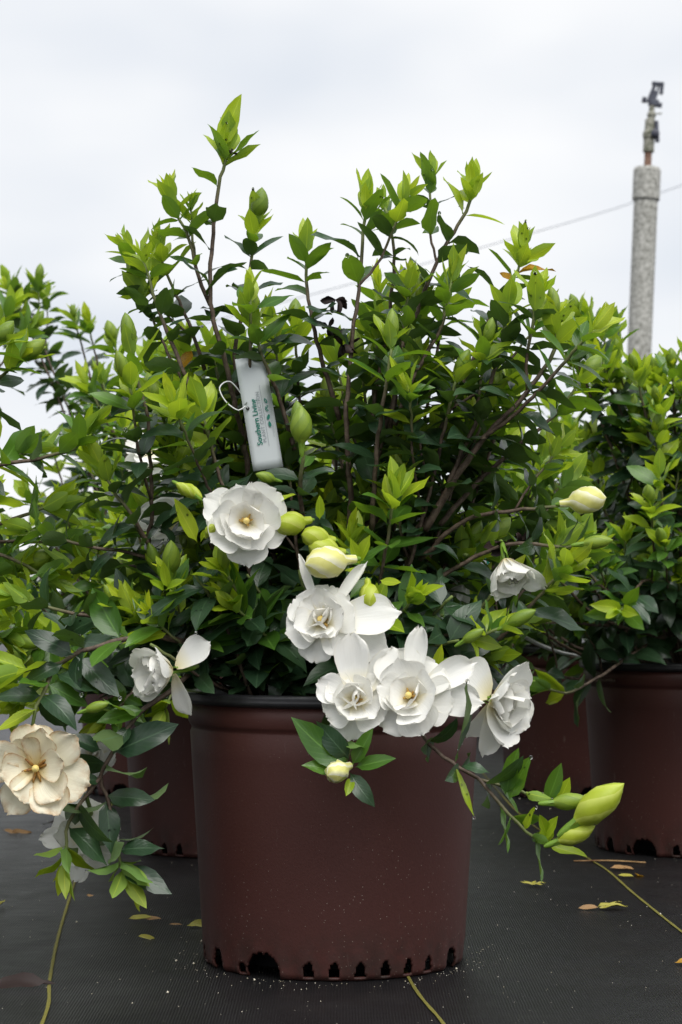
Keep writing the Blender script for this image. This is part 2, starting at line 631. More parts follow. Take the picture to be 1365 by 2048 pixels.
# ------------------------------------------------------------------ pots
def pot_meshes():
    seg = 540
    zs = [0.0, .0015, .003, .0045, .006, .008, .010, .012, .014, .016, .018, .020, .022, .024, .026, .028, .030, .036, .06, .10, .15, .20, .222, .2255, .2275, .230, .2325, .240, .2515]

    def rad(z):
        r = .1270 + (.1415 - .1270) * min(z, .232) / .232
        if z < .006:
            r -= .0035 * (1 - z / .006) ** 2
        if .2255 <= z <= .2280:
            r -= .0016
        if z > .2300:
            r += .0012
        return r
    slots = []
    for g in range(3):
        b = g * 120
        for k in range(6):
            slots.append((b - 10.5 + 10.9 * k, 2.5, .0175, .0025))
        slots.append((b + 61, 4.5, .0205, -.01))
        slots.append((b - 31, 8.6, .0235, -.01))
        slots.append((b + 78, 2.2, .013, .002))

    def open_at(adeg, z):
        for a0, hw, top, z0 in slots:
            d = (adeg - a0 + 180) % 360 - 180
            if abs(d) < hw and z > z0:
                lim = top * math.sqrt(max(0, 1 - abs(d / hw) ** 2.6)) + .0006 * math.sin(adeg * 1.9 + a0)
                if z < lim:
                    return True
        return False
    v, f = [], []
    n = len(zs)
    for i in range(seg):
        a = 2 * PI * i / seg - PI / 2
        dg = 360 * i / seg
        bulge = .0010 * math.cos(math.radians(dg) * 33)
        for z in zs:
            r = rad(z) + bulge * max(0, 1 - z / .03)
            v.append((r * math.cos(a), r * math.sin(a), z))
    for i in range(seg):
        j = (i + 1) % seg
        for k in range(n - 1):
            if zs[k + 1] <= .0301 and open_at(360 * (i + .5) / seg, .5 * (zs[k] + zs[k + 1])):
                continue
            f.append((i * n + k, j * n + k, j * n + k + 1, i * n + k + 1))
    wall = mesh_from('pot_wall', v, f, [M['pot']])
    prof = [(.02, .006), (.102, .006), (.105, .04), (.1345, .215), (.1368, .238), (.1412, .2500), (.1462, .2512), (.1490, .2532), (.1494, .2560), (.1486, .2580), (.1494, .2595), (.1480, .2618), (.1430, .2625), (.1395, .2605), (.1372, .252), (.1335, .20)]
    lv, lf = lathe(prof, 96)
    rim = mesh_from('pot_rim', lv, lf, [M['rim']])
    rng = random.Random(5)
    sv, sf = [(0, 0, .236)], []
    rings, sg = 9, 40
    for r in range(1, rings + 1):
        for s in range(sg):
            a = 2 * PI * s / sg
            sv.append((.1365 * r / rings * math.cos(a), .1365 * r / rings * math.sin(a), .232 + rng.uniform(-.004, .006)))
    for s in range(sg):
        sf.append((0, 1 + s, 1 + (s + 1) % sg))
        for r in range(rings - 1):
            a = 1 + r * sg
            sf.append((a + s, a + sg + s, a + sg + (s + 1) % sg, a + (s + 1) % sg))
    soil = mesh_from('pot_soil', sv, sf, [M['soil']])
    return wall, rim, soil


POT = pot_meshes()


def pot(loc, rot, label, tilt=(0, 0)):
    r = empty('nursery_pot', loc, label, 'pot', 'brown nursery pots set out in rows')
    r.rotation_euler = (tilt[0], tilt[1], rot)
    w = obj('pot_wall', POT[0], r)
    sm = w.modifiers.new('thick', 'SOLIDIFY')
    sm.thickness = .0024
    sm.offset = -1
    obj('rim', POT[1], r)
    obj('soil', POT[2], r)
    return r


# ------------------------------------------------------------------ leaf library
ROWS = [0, .07, .2, .38, .56, .74, .89, 1.0]
US = [-1, -.5, 0, .5, 1]


def leaf_shape(wid, bend, fold, wave, twist, rng, peak=.85):
    ph = rng.uniform(0, 6.28)
    side_bend = rng.uniform(-.18, .18)
    asym = rng.uniform(.9, 1.1)
    v, uv = [], []
    y = z = 0.0
    prev = 0.0
    for i, t in enumerate(ROWS):
        dt = t - prev
        tm = .5 * (t + prev)
        ang = -bend * tm ** 1.25
        y += dt * math.cos(ang)
        z += dt * math.sin(ang)
        prev = t
        a2 = -bend * t ** 1.25
        N = (-math.sin(a2), math.cos(a2))
        hw = wid * .5 * max(0.0, math.sin(PI * t ** peak)) ** .74
        if t == .07:
            hw = .022
        if t == .89:
            hw *= .82
        xo = side_bend * t * t * .5
        if t in (0, 1.0):
            v.append((xo, y, z))
            uv.append((.5, t))
            continue
        tw = twist * t
        for u in US:
            lu = u * hw * (asym if u > 0 else 1)
            lz = abs(u) ** 1.4 * hw * math.tan(fold) * (1 - .3 * t) + wave * math.sin(2 * PI * t * 1.4 + ph + (1.2 if u > 0 else 0)) * abs(u) * .5
            x2 = lu * math.cos(tw) - lz * math.sin(tw)
            z2 = lu * math.sin(tw) + lz * math.cos(tw)
            v.append((xo + x2, y + N[0] * z2, z + N[1] * z2))
            uv.append((.5 + .5 * u, t))
    f = [(0, 1 + k, 2 + k) for k in range(4)]
    f = [(0, 2 + k, 1 + k) for k in range(4)]
    for r in range(5):
        b = 1 + r * 5
        for k in range(4):
            f.append((b + k, b + k + 1, b + 5 + k + 1, b + 5 + k))
    last = 1 + 6 * 5
    b = 1 + 5 * 5
    for k in range(4):
        f.append((b + k, b + k + 1, last))
    return v, f, uv


LEAF = {}
_r = random.Random(11)
for cls, n, wr, br, fr in (('mature', 12, (.36, .46), (.10, 1.35), (.06, .40)), ('mid', 8, (.36, .45), (.0, .8), (.1, .45)),
                           ('young', 8, (.34, .43), (-.25, .5), (.12, .5)), ('tender', 6, (.30, .40), (-.3, .25), (.15, .6))):
    LEAF[cls] = []
    for k in range(n):
        sh = leaf_shape(_r.uniform(*wr), br[0] + (br[1] - br[0]) * ((k + .5) / n) ** 1.2, _r.uniform(*fr), _r.uniform(.0, .10), _r.uniform(-.5, .5), _r)
        me = mesh_from('leaf_' + cls, sh[0], sh[1], [M[cls]], uvs=sh[2])
        LEAF[cls].append((np.array(sh[0]), sh[1], np.array(sh[2]), me))
CLS = ['mature', 'mid', 'young', 'tender']


# ------------------------------------------------------------------ buds and flowers
def bud_shape(seg=15, rings=11, twist=1.5, ridges=5, neck=.30, point=1.0, amp=.10):
    v, uv, f = [], [], []
    for i in range(rings):
        t = i / (rings - 1)
        if t < .22:
            r = neck * (.75 + .25 * t / .22)
        else:
            s = (t - .22) / .78
            r = neck + (1 - neck) * max(0.0, math.sin(PI * min(1, s * 1.05) ** .8)) ** .9 if s < .55 else 0
            if s >= .55:
                r = max(0.0, math.cos((s - .42) / .58 * PI / 2)) ** (.8 * point) * 1.02
        for k in range(seg + 1):
            a = 2 * PI * k / seg
            ph = a + twist * t * 2
            saw = ((ph * ridges / (2 * PI)) % 1.0)
            rr = r * (1 + amp * (saw - .5) * min(1, t * 3)) * .5
            v.append((rr * math.cos(a), t, rr * math.sin(a)))
            uv.append(((ph / (2 * PI)), t))
    for i in range(rings - 1):
        for k in range(seg):
            a = i * (seg + 1) + k
            f.append((a, a + seg + 1, a + seg + 2, a + 1))
    return v, f, uv


def scaled(sh, sx, sy):
    return [(p[0] * sx, p[1] * sy, p[2] * sx) for p in sh[0]], sh[1], sh[2]


def bud_mesh(mat, asp, **kw):
    v, f, uv = scaled(bud_shape(**kw), asp, 1.0)
    return mesh_from('bud', v, f, [M[mat]], uvs=uv)


BUD = {
    'bud': [bud_mesh('bud', .42, twist=1.5), bud_mesh('bud', .36, twist=1.2, point=.9), bud_mesh('bud', .48, twist=1.8)],
    'bright': [bud_mesh('bud_bright', .40, twist=1.4, amp=.16), bud_mesh('bud_bright', .60, twist=1.1, point=.55, neck=.4, amp=.14)],
    'open': [bud_mesh('bud_open', .58, twist=1.3, neck=.35, point=.62, amp=.22), bud_mesh('bud_open', .72, twist=.9, neck=.45, point=.40, amp=.30)],
}


def calyx_mesh():
    rng = random.Random(3)
    parts = []
    prof = [(.03, -.10), (.055, -.03), (.065, .06), (.07, .16)]
    v, f = lathe(prof, 10)
    parts.append(([(p[0], p[2], p[1]) for p in v], f))
    for k in range(6):
        a = 2 * PI * k / 6
        L_ = rng.uniform(.38, .55)
        fl = rng.uniform(.16, .26)
        ca, sa = math.cos(a), math.sin(a)
        vv = []
        for t, w in ((0, .035), (.5, .028), (1, .0)):
            r = .066 + fl * t * t * .5
            y = .12 + L_ * t
            for s in ((-1, 1) if w else (0,)):
                vv.append((r * ca - s * w * sa, y, r * sa + s * w * ca))
        parts.append((vv, [(0, 1, 3, 2), (2, 3, 4)]))
    V, F = join(parts)
    return mesh_from('calyx', V, F, [M['calyx']])


CALYX = calyx_mesh()


def basis_matrix(p, d, n, s):
    d = d.normalized()
    x = d.cross(n)
    if x.length < 1e-5:
        x = frame(d)[0]
    x.normalize()
    z = x.cross(d)
    m = Matrix(((x.x * s, d.x * s, z.x * s, p.x), (x.y * s, d.y * s, z.y * s, p.y), (x.z * s, d.z * s, z.z * s, p.z), (0, 0, 0, 1)))
    return m


def petal_shape(Lp, Wp, bend, cup, ruffle, rng, nu=8, nv=11, power=.62, roll=0.0):
    v, uv, f = [], [], []
    y = z = 0.0
    p1, p2, p3 = rng.uniform(0, 6.28), rng.uniform(0, 6.28), rng.uniform(0, 6.28)
    notch = rng.uniform(-.05, .07)
    pt = 0.0
    for i in range(nv):
        t = math.sin(PI / 2 * i / (nv - 1)) ** 1.05
        if i:
            dt = t - pt
            ang = bend * (.5 * (t + pt)) ** 1.2
            y += dt * Lp * math.cos(ang)
            z += dt * Lp * math.sin(ang)
        pt = t
        a2 = bend * t ** 1.2
        N = (-math.sin(a2), math.cos(a2))
        if t < .62:
            pr = .16 + .84 * (t / .62) ** power
        else:
            pr = math.sqrt(max(0.0, 1 - ((t - .62) / .38) ** 2.6))
        hw = Wp * .5 * max(pr, .30 if i == nv - 1 else .12)
        for k in range(nu + 1):
            u = -1 + 2 * k / nu
            wob = math.sin(2.1 * u * PI + p1) * .6 + math.sin(3.7 * u * PI + p3) * .4
            lz = cup * u * u * hw + ruffle * Lp * (wob * .6 * t + math.sin(4.6 * t + 1.7 * u + p2) * .45) * t * t * (.4 + abs(u))
            lu = u * hw
            if roll:
                an = roll * u
                lu = math.sin(an) * hw / max(roll, 1e-3)
                lz += (1 - math.cos(an)) * hw / max(roll, 1e-3)
            yy = y + Lp * t ** 4 * (.035 * wob - notch * (1 - abs(u)) - .05 * u * u)
            v.append((lu, yy + N[0] * lz, z + N[1] * lz))
            uv.append((.5 + .5 * u, t))
    for i in range(nv - 1):
        for k in range(nu):
            a = i * (nu + 1) + k
            f.append((a, a + 1, a + nu + 2, a + nu + 1))
    return v, f, uv


def cam_dir(r, u, c):
    """right, up, towards the camera -> world direction"""
    return Vector((r, -c, u)).normalized()


def flower(plant, centre, axis, size, layers, extra=(), mat='petal', seed=0, core=True, roll0=0.0, label=None, stem_from=None):
    """one blossom: petals are sub-parts; extra = (dir, length, width, bend, roll)"""
    rng = random.Random(seed)
    root = bpy.data.objects.new('flower', None)
    COL.objects.link(root)
    root.parent = plant.root
    root.location = centre - plant.loc
    if label:
        root['label'] = label
    A = axis.normalized()
    X, _, Z = frame(A)
    for n, L_, Wd, tilt, bend, cup, ruf, off in layers:
        ph = rng.uniform(0, 6.28) if roll0 == 0 else roll0 + off
        for k in range(n):
            a = ph + 2 * PI * (k + rng.uniform(-.2, .2)) / n
            R = X * math.cos(a) + Z * math.sin(a)
            tl = tilt + rng.uniform(-.24, .24)
            D = A * math.cos(tl) + R * math.sin(tl)
            N = A * math.sin(tl) - R * math.cos(tl)
            N = (N + D.cross(N) * rng.uniform(-.22, .22)).normalized()
            sh = petal_shape(size * L_ * rng.uniform(.84, 1.12), size * Wd * rng.uniform(.85, 1.12), bend + rng.uniform(-.3, .3), cup + rng.uniform(-.1, .1), ruf * rng.uniform(.6, 1.4), rng)
            o = obj('petal', mesh_from('petal', sh[0], sh[1], [M[mat]], uvs=sh[2]), root)
            o.matrix_local = basis_matrix(R * size * .03 * math.sin(tl) + A * size * .02 * off, D, N, 1.0)
    for D, L_, Wd, bend, roll in extra:
        D = D.normalized()
        N = (A - D * A.dot(D))
        if N.length < .05:
            N = frame(D)[2]
        sh = petal_shape(size * L_ * .88, size * Wd * 1.15, bend, .1, .06, rng, roll=roll)
        o = obj('petal', mesh_from('petal', sh[0], sh[1], [M[mat]], uvs=sh[2]), root)
        o.matrix_local = basis_matrix(D * size * .05 - A * size * .02, D, N.normalized(), 1.0)
    if core:
        h = size * .17
        prof = [(0.001, -.02), (.05, 0), (.055, .45), (.13, .6), (.16, .8), (.12, .96), (.001, 1.0)]
        v, f = lathe([(r * h * 1.6, z * h) for r, z in prof], 12)
        o = obj('pistil', mesh_from('pistil', v, f, [M['pistil']]), root)
        o.matrix_local = basis_matrix(A * size * .02, X, A, 1.0)
        for k in range(5 if mat == 'petal' else 6):
            a = 2 * PI * (k + rng.uniform(-.35, .35)) / 6
            R = X * math.cos(a) + Z * math.sin(a)
            q_ = rng.uniform(.35, .7) if mat == 'petal' else 1.0
            p0 = A * size * .03 + R * size * .02
            p1 = p0 + A * size * .06 + R * size * .07 * q_
            p2 = p1 + R * size * .075 * q_ + A * size * rng.uniform(-.02, .03)
            ps = catmull([p0, p1, p2], .003)
            rr = [size * (.010 + .010 * math.sin(PI * i / max(1, len(ps) - 1))) for i in range(len(ps))]
            v, f = tube(ps, rr, 5)
            obj('stamen', mesh_from('stamen', v, f, [M['stamen' if mat == 'petal' else 'stamen_old']]), root)
    c = obj('calyx', CALYX, root)
    c.matrix_local = basis_matrix(-A * size * .30, A, X, size * .62)
    if stem_from is not None:
        pa = Vector(stem_from)
        pb = centre - A * size * .28
        pm = pa.lerp(pb, .55) - A * size * .10
        ps = catmull([pa, pm, pb], .006)
        plant.tube(ps, .0022, .0019, 1.0)
    return root


LAY_FULL = [(6, .55, .58, 1.40, -.25, .18, .06, 0), (5, .46, .54, 1.12, .25, .30, .07, .5), (4, .34, .42, .80, .50, .40, .07, 1.1)]
LAY_TIGHT = [(6, .52, .54, 1.30, -.1, .25, .07, 0), (5, .45, .50, .95, .5, .4, .08, .5), (4, .33, .40, .60, .8, .5, .08, .9)]
LAY_OPEN = [(6, .54, .55, 1.32, -.35, .15, .07, 0), (5, .44, .46, 1.0, .2, .25, .08, .5)]
LAY_BELL = [(6, .62, .52, .62, .30, .35, .07, 0), (4, .52, .50, .40, .45, .4, .09, .5), (3, .42, .40, .30, .5, .4, .08, .2)]


# ------------------------------------------------------------------ shrubs
KEEP = []          # (px, py, radius_x, radius_y, depth): leaves do not grow across a blossom or the tag


class Plant:
    def __init__(self, loc, label, group, seed):
        self.loc = Vector(loc)
        self.root = empty('gardenia_shrub', loc, label, 'shrub', group)
        self.rng = random.Random(seed)
        self.bv, self.bf, self.ba = [], [], []
        self.leaves = []
        self.buds = []
        self.zmin = .27
        self.rim_guard = True
        self.fresh = 1.0

    # --- wood
    def tube(self, pts, r0, r1, young0=0.0, sides=6):
        n = len(pts)
        rad = []
        for i in range(n):
            t = i / max(1, n - 1)
            rad.append(r0 + (r1 - r0) * t ** .8)
        v, f = tube(pts, rad, sides, len(self.bv))
        self.bv += v
        self.bf += f
        for i in range(n):
            t = i / max(1, n - 1)
            dist = (n - 1 - i) * .008
            y = young0 if young0 else max(0.0, .85 - dist / .06)
            self.ba += [y] * sides

    def flush(self):
        if self.bv:
            o = obj('branch', mesh_from('branch', [p - self.loc for p in self.bv], self.bf, [M['bark']], attr=self.ba), self.root)
        self.bv, self.bf, self.ba = [], [], []

    # --- leaves
    def leaf(self, p, d, n, size, cls, force=False, var=None):
        rng = self.rng
        d = d.normalized()
        if not force:
            tip = p + d * size
            mid = p + d * size * .55
            if min(tip.z, mid.z) < self.zmin and self.rim_guard:
                rr = (Vector((mid.x, mid.y)) - Vector((self.loc.x, self.loc.y))).length
                if tip.z < self.zmin - .12 or rr < .19:
                    return
            P = np.array([p, mid, tip])
            px, py, dz = project(P)
            for kx, ky, rx, ry, kd in KEEP:
                for i in range(3):
                    if dz[i] < kd + .02 and ((px[i] - kx) / rx) ** 2 + ((py[i] - ky) / ry) ** 2 < 1:
                        return
        v = rng.randrange(len(LEAF[cls])) if var is None else var
        self.leaves.append((cls, v, basis_matrix(p, d, n, size)))

    def whorl(self, p, T, n, phi, alpha, size, cls, upmix=.3, drop=0.0):
        rng = self.rng
        X, _, Z = frame(T)
        for k in range(n):
            if rng.random() < drop:
                continue
            a = phi + 2 * PI * k / n + rng.uniform(-.3, .3)
            R = X * math.cos(a) + Z * math.sin(a)
            al = alpha + rng.uniform(-.28, .28)
            D = T * math.cos(al) + R * math.sin(al)
            N = T * math.sin(al) - R * math.cos(al)
            if D.z < -.2:
                D.z *= .55
            D.normalize()
            N = N.lerp(Vector((0, 0, 1)), upmix)
            N = N + D.cross(N) * rng.uniform(-.45, .45)
            self.leaf(p, D, N, size * rng.uniform(.78, 1.18), cls)

    def tip(self, p, T, kind, L_):
        rng = self.rng
        T = T.normalized()
        phi = rng.uniform(0, 6.28)
        self.whorl(p - T * .014, T, rng.choice([2, 3]), phi, .82, L_ * .90, 'mid' if rng.random() < .6 else 'young', .2)
        self.whorl(p - T * .005, T, rng.choice([2, 3]), phi + 1.5, .50, L_ * .78, 'young', .1)
        if kind == 'bud':
            self.whorl(p, T, 2, phi + .3, .45, L_ * .55, 'young' if rng.random() < .4 else 'tender', .05)
            d = (T + Vector((rng.uniform(-.2, .2), rng.uniform(-.2, .2), rng.uniform(-.1, .2)))).normalized()
            self.bud(p - d * .002, d, rng.uniform(.030, .042), 'bud')
        else:
            self.whorl(p, T, 2, phi + .1, .24, L_ * .72, 'young' if rng.random() < .6 else 'tender', .05)
            if rng.random() < .6:
                self.whorl(p + T * .004, T, 2, phi + 1.6, .16, L_ * .45, 'tender', .0)

    def bud(self, p, d, size, kind, var=None, label=None):
        self.buds.append((p, d, size, kind, self.rng.randrange(len(BUD[kind])) if var is None else var, label))

    def grow(self, ctrl, r0, r1, leaf_from=.3, L_=.052, tip='leaf', side=.25, step=.023, drop_old=.25, upmix=.3, twig_len=(.05, .12), depth=0, flush=True):
        rng = self.rng
        pts = catmull(ctrl, .008)
        n = len(pts)
        for i in range(2, n - 1):                      # slight crookedness
            pts[i] = pts[i] + Vector((rng.uniform(-1, 1), rng.uniform(-1, 1), rng.uniform(-1, 1))) * .0008
        self.tube(pts, r0, r1)
        S = [0.0]
        for i in range(1, n):
            S.append(S[-1] + (pts[i] - pts[i - 1]).length)
        tot = S[-1]
        s = tot * leaf_from + rng.uniform(0, step)
        phi = rng.uniform(0, 6.28)
        i = 0
        while s < tot - .012:
            while i < n - 2 and S[i + 1] < s:
                i += 1
            p = pts[i].lerp(pts[i + 1], (s - S[i]) / max(1e-6, S[i + 1] - S[i]))
            T = (pts[min(i + 2, n - 1)] - pts[max(i - 1, 0)]).normalized()
            age = tot - s
            fa = age / self.fresh
            if fa < .020:
                cls, sz, al = 'young' if rng.random() < .6 else 'mid', .78, .75
            elif fa < .045:
                cls, sz, al = 'mid' if rng.random() < .5 else ('young' if rng.random() < .55 else 'mature'), .92, .95
            else:
                cls, sz, al = 'mature' if rng.random() < .88 else 'mid', 1.05, 1.12
            self.whorl(p, T, 3 if rng.random() < .55 else 2, phi, al, L_ * sz, cls, upmix, 0.06 + drop_old * min(1, age / .25))
            if depth < 1 and age > .06 and rng.random() < side * .7:
                X, _, Z = frame(T)
                a = rng.uniform(0, 6.28)
                R = X * math.cos(a) + Z * math.sin(a)
                D = (T * .8 + R * .75 + Vector((0, 0, .35))).normalized()
                tl = min(rng.uniform(*twig_len), age * .9)
                q1 = p + D * tl * .5
                q2 = p + D * tl + T * tl * .25 + Vector((0, 0, .012))
                rr = r0 + (r1 - r0) * (s / tot) ** .8
                self.grow([p, q1, q2], rr * .7, r1 * .85, .22, L_ * .92, 'bud' if rng.random() < .45 else 'leaf', 0, step * .85, drop_old * .5, upmix, depth=depth + 1, flush=False)
            phi += 1.05 + rng.uniform(-.2, .2)
            s += step * rng.uniform(.8, 1.2) * (.62 if age < .05 else 1.0)
        T = (pts[-1] - pts[-3]).normalized()
        if tip in ('leaf', 'bud'):
            self.tip(pts[-1], T, tip, L_)
        if flush and depth == 0:
            self.flush()
        return pts


PLANTS = []


def dome_plant(loc, label, seed, n=24, height=.70, spread=.34, L_=.052, skirt=7, tall=(), bud_rate=.5, group='gardenia shrubs growing in nursery pots'):
    P = Plant(loc, label, group, seed)
    P.fresh = 1.3
    PLANTS.append(P)
    rng = P.rng
    base = P.loc + Vector((0, 0, .235))
    for k in range(n):
        az = 2 * PI * (k * .618034) + rng.uniform(-.3, .3)
        q = ((k + .5) / n) ** .62                       # 0 centre ... 1 outside
        rad = spread * q * rng.uniform(.8, 1.1)
        h = height * (1 - .50 * q ** 2.2) * rng.uniform(.88, 1.05)
        tipP = P.loc + Vector((rad * math.cos(az), rad * math.sin(az), h))
        b = base + Vector((.02 * math.cos(az), .02 * math.sin(az), 0))
        m1 = b.lerp(tipP, .35) + Vector((.05 * math.cos(az) * q, .05 * math.sin(az) * q, -.02 * q))
        m2 = b.lerp(tipP, .7) + Vector((.03 * math.cos(az) * q, .03 * math.sin(az) * q, -.02 * q))
        P.grow([b, m1, m2, tipP], .0032, .0015, .25, L_, 'bud' if rng.random() < bud_rate else 'leaf', .34, .022, .25)
    for k in range(skirt):
        az = 2 * PI * k / skirt + rng.uniform(-.3, .3)
        rad = spread * rng.uniform(.75, 1.0)
        tipP = P.loc + Vector((rad * math.cos(az), rad * math.sin(az), rng.uniform(.24, .36)))
        b = base + Vector((.03 * math.cos(az), .03 * math.sin(az), .01))
        m1 = b.lerp(tipP, .5) + Vector((0, 0, .08))
        P.grow([b, m1, tipP], .0030, .0015, .30, L_, 'bud' if rng.random() < .3 else 'leaf', .3, .025, .15, upmix=.6)
    for tp in tall:
        tp = Vector(tp)
        b = base + (tp - base) * .02
        m = base.lerp(tp, .55) + Vector((0, 0, .02))
        P.grow([b, m, tp], .0034, .0016, .3, L_, 'bud' if rng.random() < bud_rate else 'leaf', .22, .027, .2)
    return P


# --- blossoms and tag that the foliage leaves free (photo pixels + distance along the row)
KEEP += [(490, 1045, 92, 92, 1.84), (655, 1245, 100, 82, 1.82), (708, 1400, 78, 78, 1.80), (830, 1395, 95, 88, 1.80), (905, 1380, 50, 50, 1.80),
         (1000, 1412, 76, 74, 1.83), (325, 1345, 64, 68, 1.86), (75, 1535, 100, 95, 1.82), (650, 1125, 50, 38, 1.82), (578, 1046, 32, 32, 1.84),
         (1178, 998, 44, 34, 1.92), (1015, 1140, 62, 52, 1.92), (506, 790, 26, 70, 1.97), (520, 860, 20, 50, 1.97), (680, 1540, 60, 50, 1.78), (627, 1075, 28, 22, 1.84),
         (605, 865, 34, 45, 1.88), (1105, 1292, 78, 26, 2.84), (1270, 1335, 110, 14, 2.74)]

# =================================================================== the shrub in the front pot
FL = (W(668, 1909, 2.0).x, 2.0, 0.0)
front = Plant(FL, 'tall gardenia shrub in the front pot, with open white blossoms over its rim', 'gardenia shrubs growing in nursery pots', 21)
PLANTS.append(front)
fb = Vector(FL) + Vector((0, 0, .236))


def fstem(pts, r0=.0030, r1=.0016, root=None, **kw):
    """stem given from its tip down; pts are (px, py, distance)"""
    w = [W(*p) for p in pts][::-1]
    if root is not None:
        w = [fb + Vector(root)] + w
    return front.grow(w, r0, r1, **kw)


# tall shoots on one side
fstem([(457, 298, 1.99), (446, 340, 1.99), (438, 375, 1.99), (425, 485, 1.99), (421, 565, 1.99), (427, 642, 1.99), (443, 694, 1.99), (468, 800, 1.99), (490, 900, 2.0), (525, 1130, 2.0)],
      .0046, .0017, (-.02, -.01, 0), leaf_from=.30, L_=.050, side=.08, step=.034, tip='leaf')
fstem([(345, 395, 2.0), (352, 423, 2.0), (379, 478, 2.0), (390, 522, 2.0), (405, 573, 2.0), (421, 610, 2.0)], .0026, .0014, leaf_from=.05, L_=.042, side=.1, step=.030)
fstem([(382, 415, 2.01), (383, 437, 2.01), (386, 480, 2.01), (392, 530, 2.01)], .0018, .0012, leaf_from=.3, L_=.028, side=0)
fstem([(286, 520, 1.98), (295, 547, 1.98), (313, 606, 1.98), (334, 665, 1.98), (350, 700, 1.98), (385, 790, 1.98), (420, 880, 1.99)], .0030, .0014, leaf_from=.1, L_=.042, side=.22, step=.026)
fstem([(320, 500, 2.02), (328, 533, 2.02), (345, 575, 2.02), (380, 650, 2.02), (410, 740, 2.02)], .0024, .0014, leaf_from=.1, L_=.042, side=.2)
fstem([(515, 445, 2.02), (506, 489, 2.02), (500, 555, 2.02), (482, 642, 2.02), (470, 700, 2.02), (475, 790, 2.01)], .0026, .0014, leaf_from=.1, L_=.044, side=.12, tip='bud')
fstem([(612, 500, 1.97), (614, 550, 1.97), (617, 599, 1.97), (634, 680, 1.97), (650, 740, 1.98), (680, 840, 1.99)], .0028, .0014, leaf_from=.05, L_=.044, side=.2)
fstem([(510, 640, 1.95), (520, 700, 1.95), (560, 800, 1.97), (590, 900, 1.98)], .0026, .0014, leaf_from=.1, L_=.046, side=.1, tip='bud')
fstem([(265, 705, 1.93), (275, 760, 1.93), (294, 820, 1.93), (300, 900, 1.94), (305, 1020, 1.95), (318, 1139, 1.96)], .0036, .0017, (-.06, -.03, 0), leaf_from=.32, L_=.046, side=.15, tip='bud')
# centre
fstem([(731, 415, 1.95), (727, 460, 1.95), (723, 520, 1.95), (715, 600, 1.95), (706, 665, 1.95), (701, 740, 1.95), (693, 827, 1.95), (697, 930, 1.96), (701, 1050, 1.97)],
      .0046, .0017, (.005, -.01, 0), leaf_from=.28, L_=.048, side=.12, step=.030)
fstem([(770, 415, 2.0), (783, 463, 2.0), (789, 529, 2.0), (780, 620, 2.0), (762, 720, 2.0), (740, 860, 1.99)], .0026, .0014, leaf_from=.12, L_=.034, side=.15)
fstem([(785, 690, 1.90), (775, 760, 1.90), (760, 850, 1.91), (750, 960, 1.93), (745, 1060, 1.95)], .0028, .0015, leaf_from=.2, L_=.048, side=.1, tip='bud')
fstem([(604, 870, 1.88), (606, 915, 1.885), (600, 980, 1.90), (610, 1080, 1.93)], .0028, .0016, leaf_from=.05, L_=.044, side=.0, step=.02, tip='bud')
# the other side
fstem([(943, 375, 2.0), (939, 410, 2.0), (899, 480, 2.0), (864, 546, 2.0), (830, 640, 2.0), (800, 760, 1.99), (760, 900, 1.99), (735, 1040, 1.99)],
      .0040, .0016, (.02, 0, 0), leaf_from=.30, L_=.046, side=.18, step=.028)
fstem([(818, 570, 1.97), (815, 600, 1.97), (809, 665, 1.97), (800, 740, 1.97), (780, 860, 1.98)], .0026, .0014, leaf_from=.05, L_=.044, side=.2)
fstem([(905, 560, 1.96), (886, 647, 1.96), (855, 704, 1.96), (825, 757, 1.96), (790, 850, 1.97)], .0028, .0015, leaf_from=.05, L_=.046, side=.2)
fstem([(1045, 500, 2.0), (1036, 546, 2.0), (1009, 573, 2.0), (985, 625, 2.0), (955, 700, 2.0), (915, 790, 2.0), (860, 900, 2.0)], .0030, .0014, leaf_from=.15, L_=.042, side=.15)
fstem([(1018, 610, 1.94), (1005, 682, 1.94), (992, 731, 1.94), (974, 784, 1.94), (952, 849, 1.94), (925, 900, 1.94), (900, 963, 1.94), (866, 1031, 1.95), (823, 1091, 1.96)],
      .0040, .0016, (.05, -.02, 0), leaf_from=.30, L_=.048, side=.15, step=.026)
fstem([(1114, 640, 1.93), (1110, 700, 1.93), (1088, 740, 1.93), (1062, 775, 1.93), (1018, 827, 1.93), (965, 880, 1.93), (910, 960, 1.94), (850, 1060, 1.95)],
      .0042, .0018, leaf_from=.25, L_=.048, side=.2, step=.027, tip='bud')
fstem([(1165, 760, 1.98), (1110, 830, 1.98), (1040, 890, 1.97), (960, 960, 1.97), (880, 1050, 1.97)], .0032, .0016, leaf_from=.2, L_=.046, side=.25, tip='bud')
# low reaching stems on that side
fstem([(1165, 1000, 1.92), (1110, 1012, 1.92), (1046, 1019, 1.92), (973, 1029, 1.93), (917, 1049, 1.94), (840, 1120, 1.96)], .0026, .0016, leaf_from=.30, L_=.036, side=.1, tip='none')
fstem([(1190, 1086, 1.90), (1131, 1094, 1.90), (1037, 1087, 1.91), (960, 1110, 1.93), (849, 1177, 1.95), (780, 1240, 1.97)], .0034, .0015, (.05, -.04, 0), leaf_from=.38, L_=.040, side=.12, tip='none')
fstem([(1040, 1235, 1.95), (1007, 1237, 1.95), (926, 1237, 1.95), (860, 1260, 1.96), (780, 1300, 1.97)], .0024, .0014, leaf_from=.2, L_=.044, side=.2, tip='bud')
fstem([(1005, 1255, 1.86), (950, 1275, 1.87), (880, 1270, 1.89), (800, 1290, 1.93)], .0022, .0014, leaf_from=.3, L_=.042, side=.1, tip='bud')
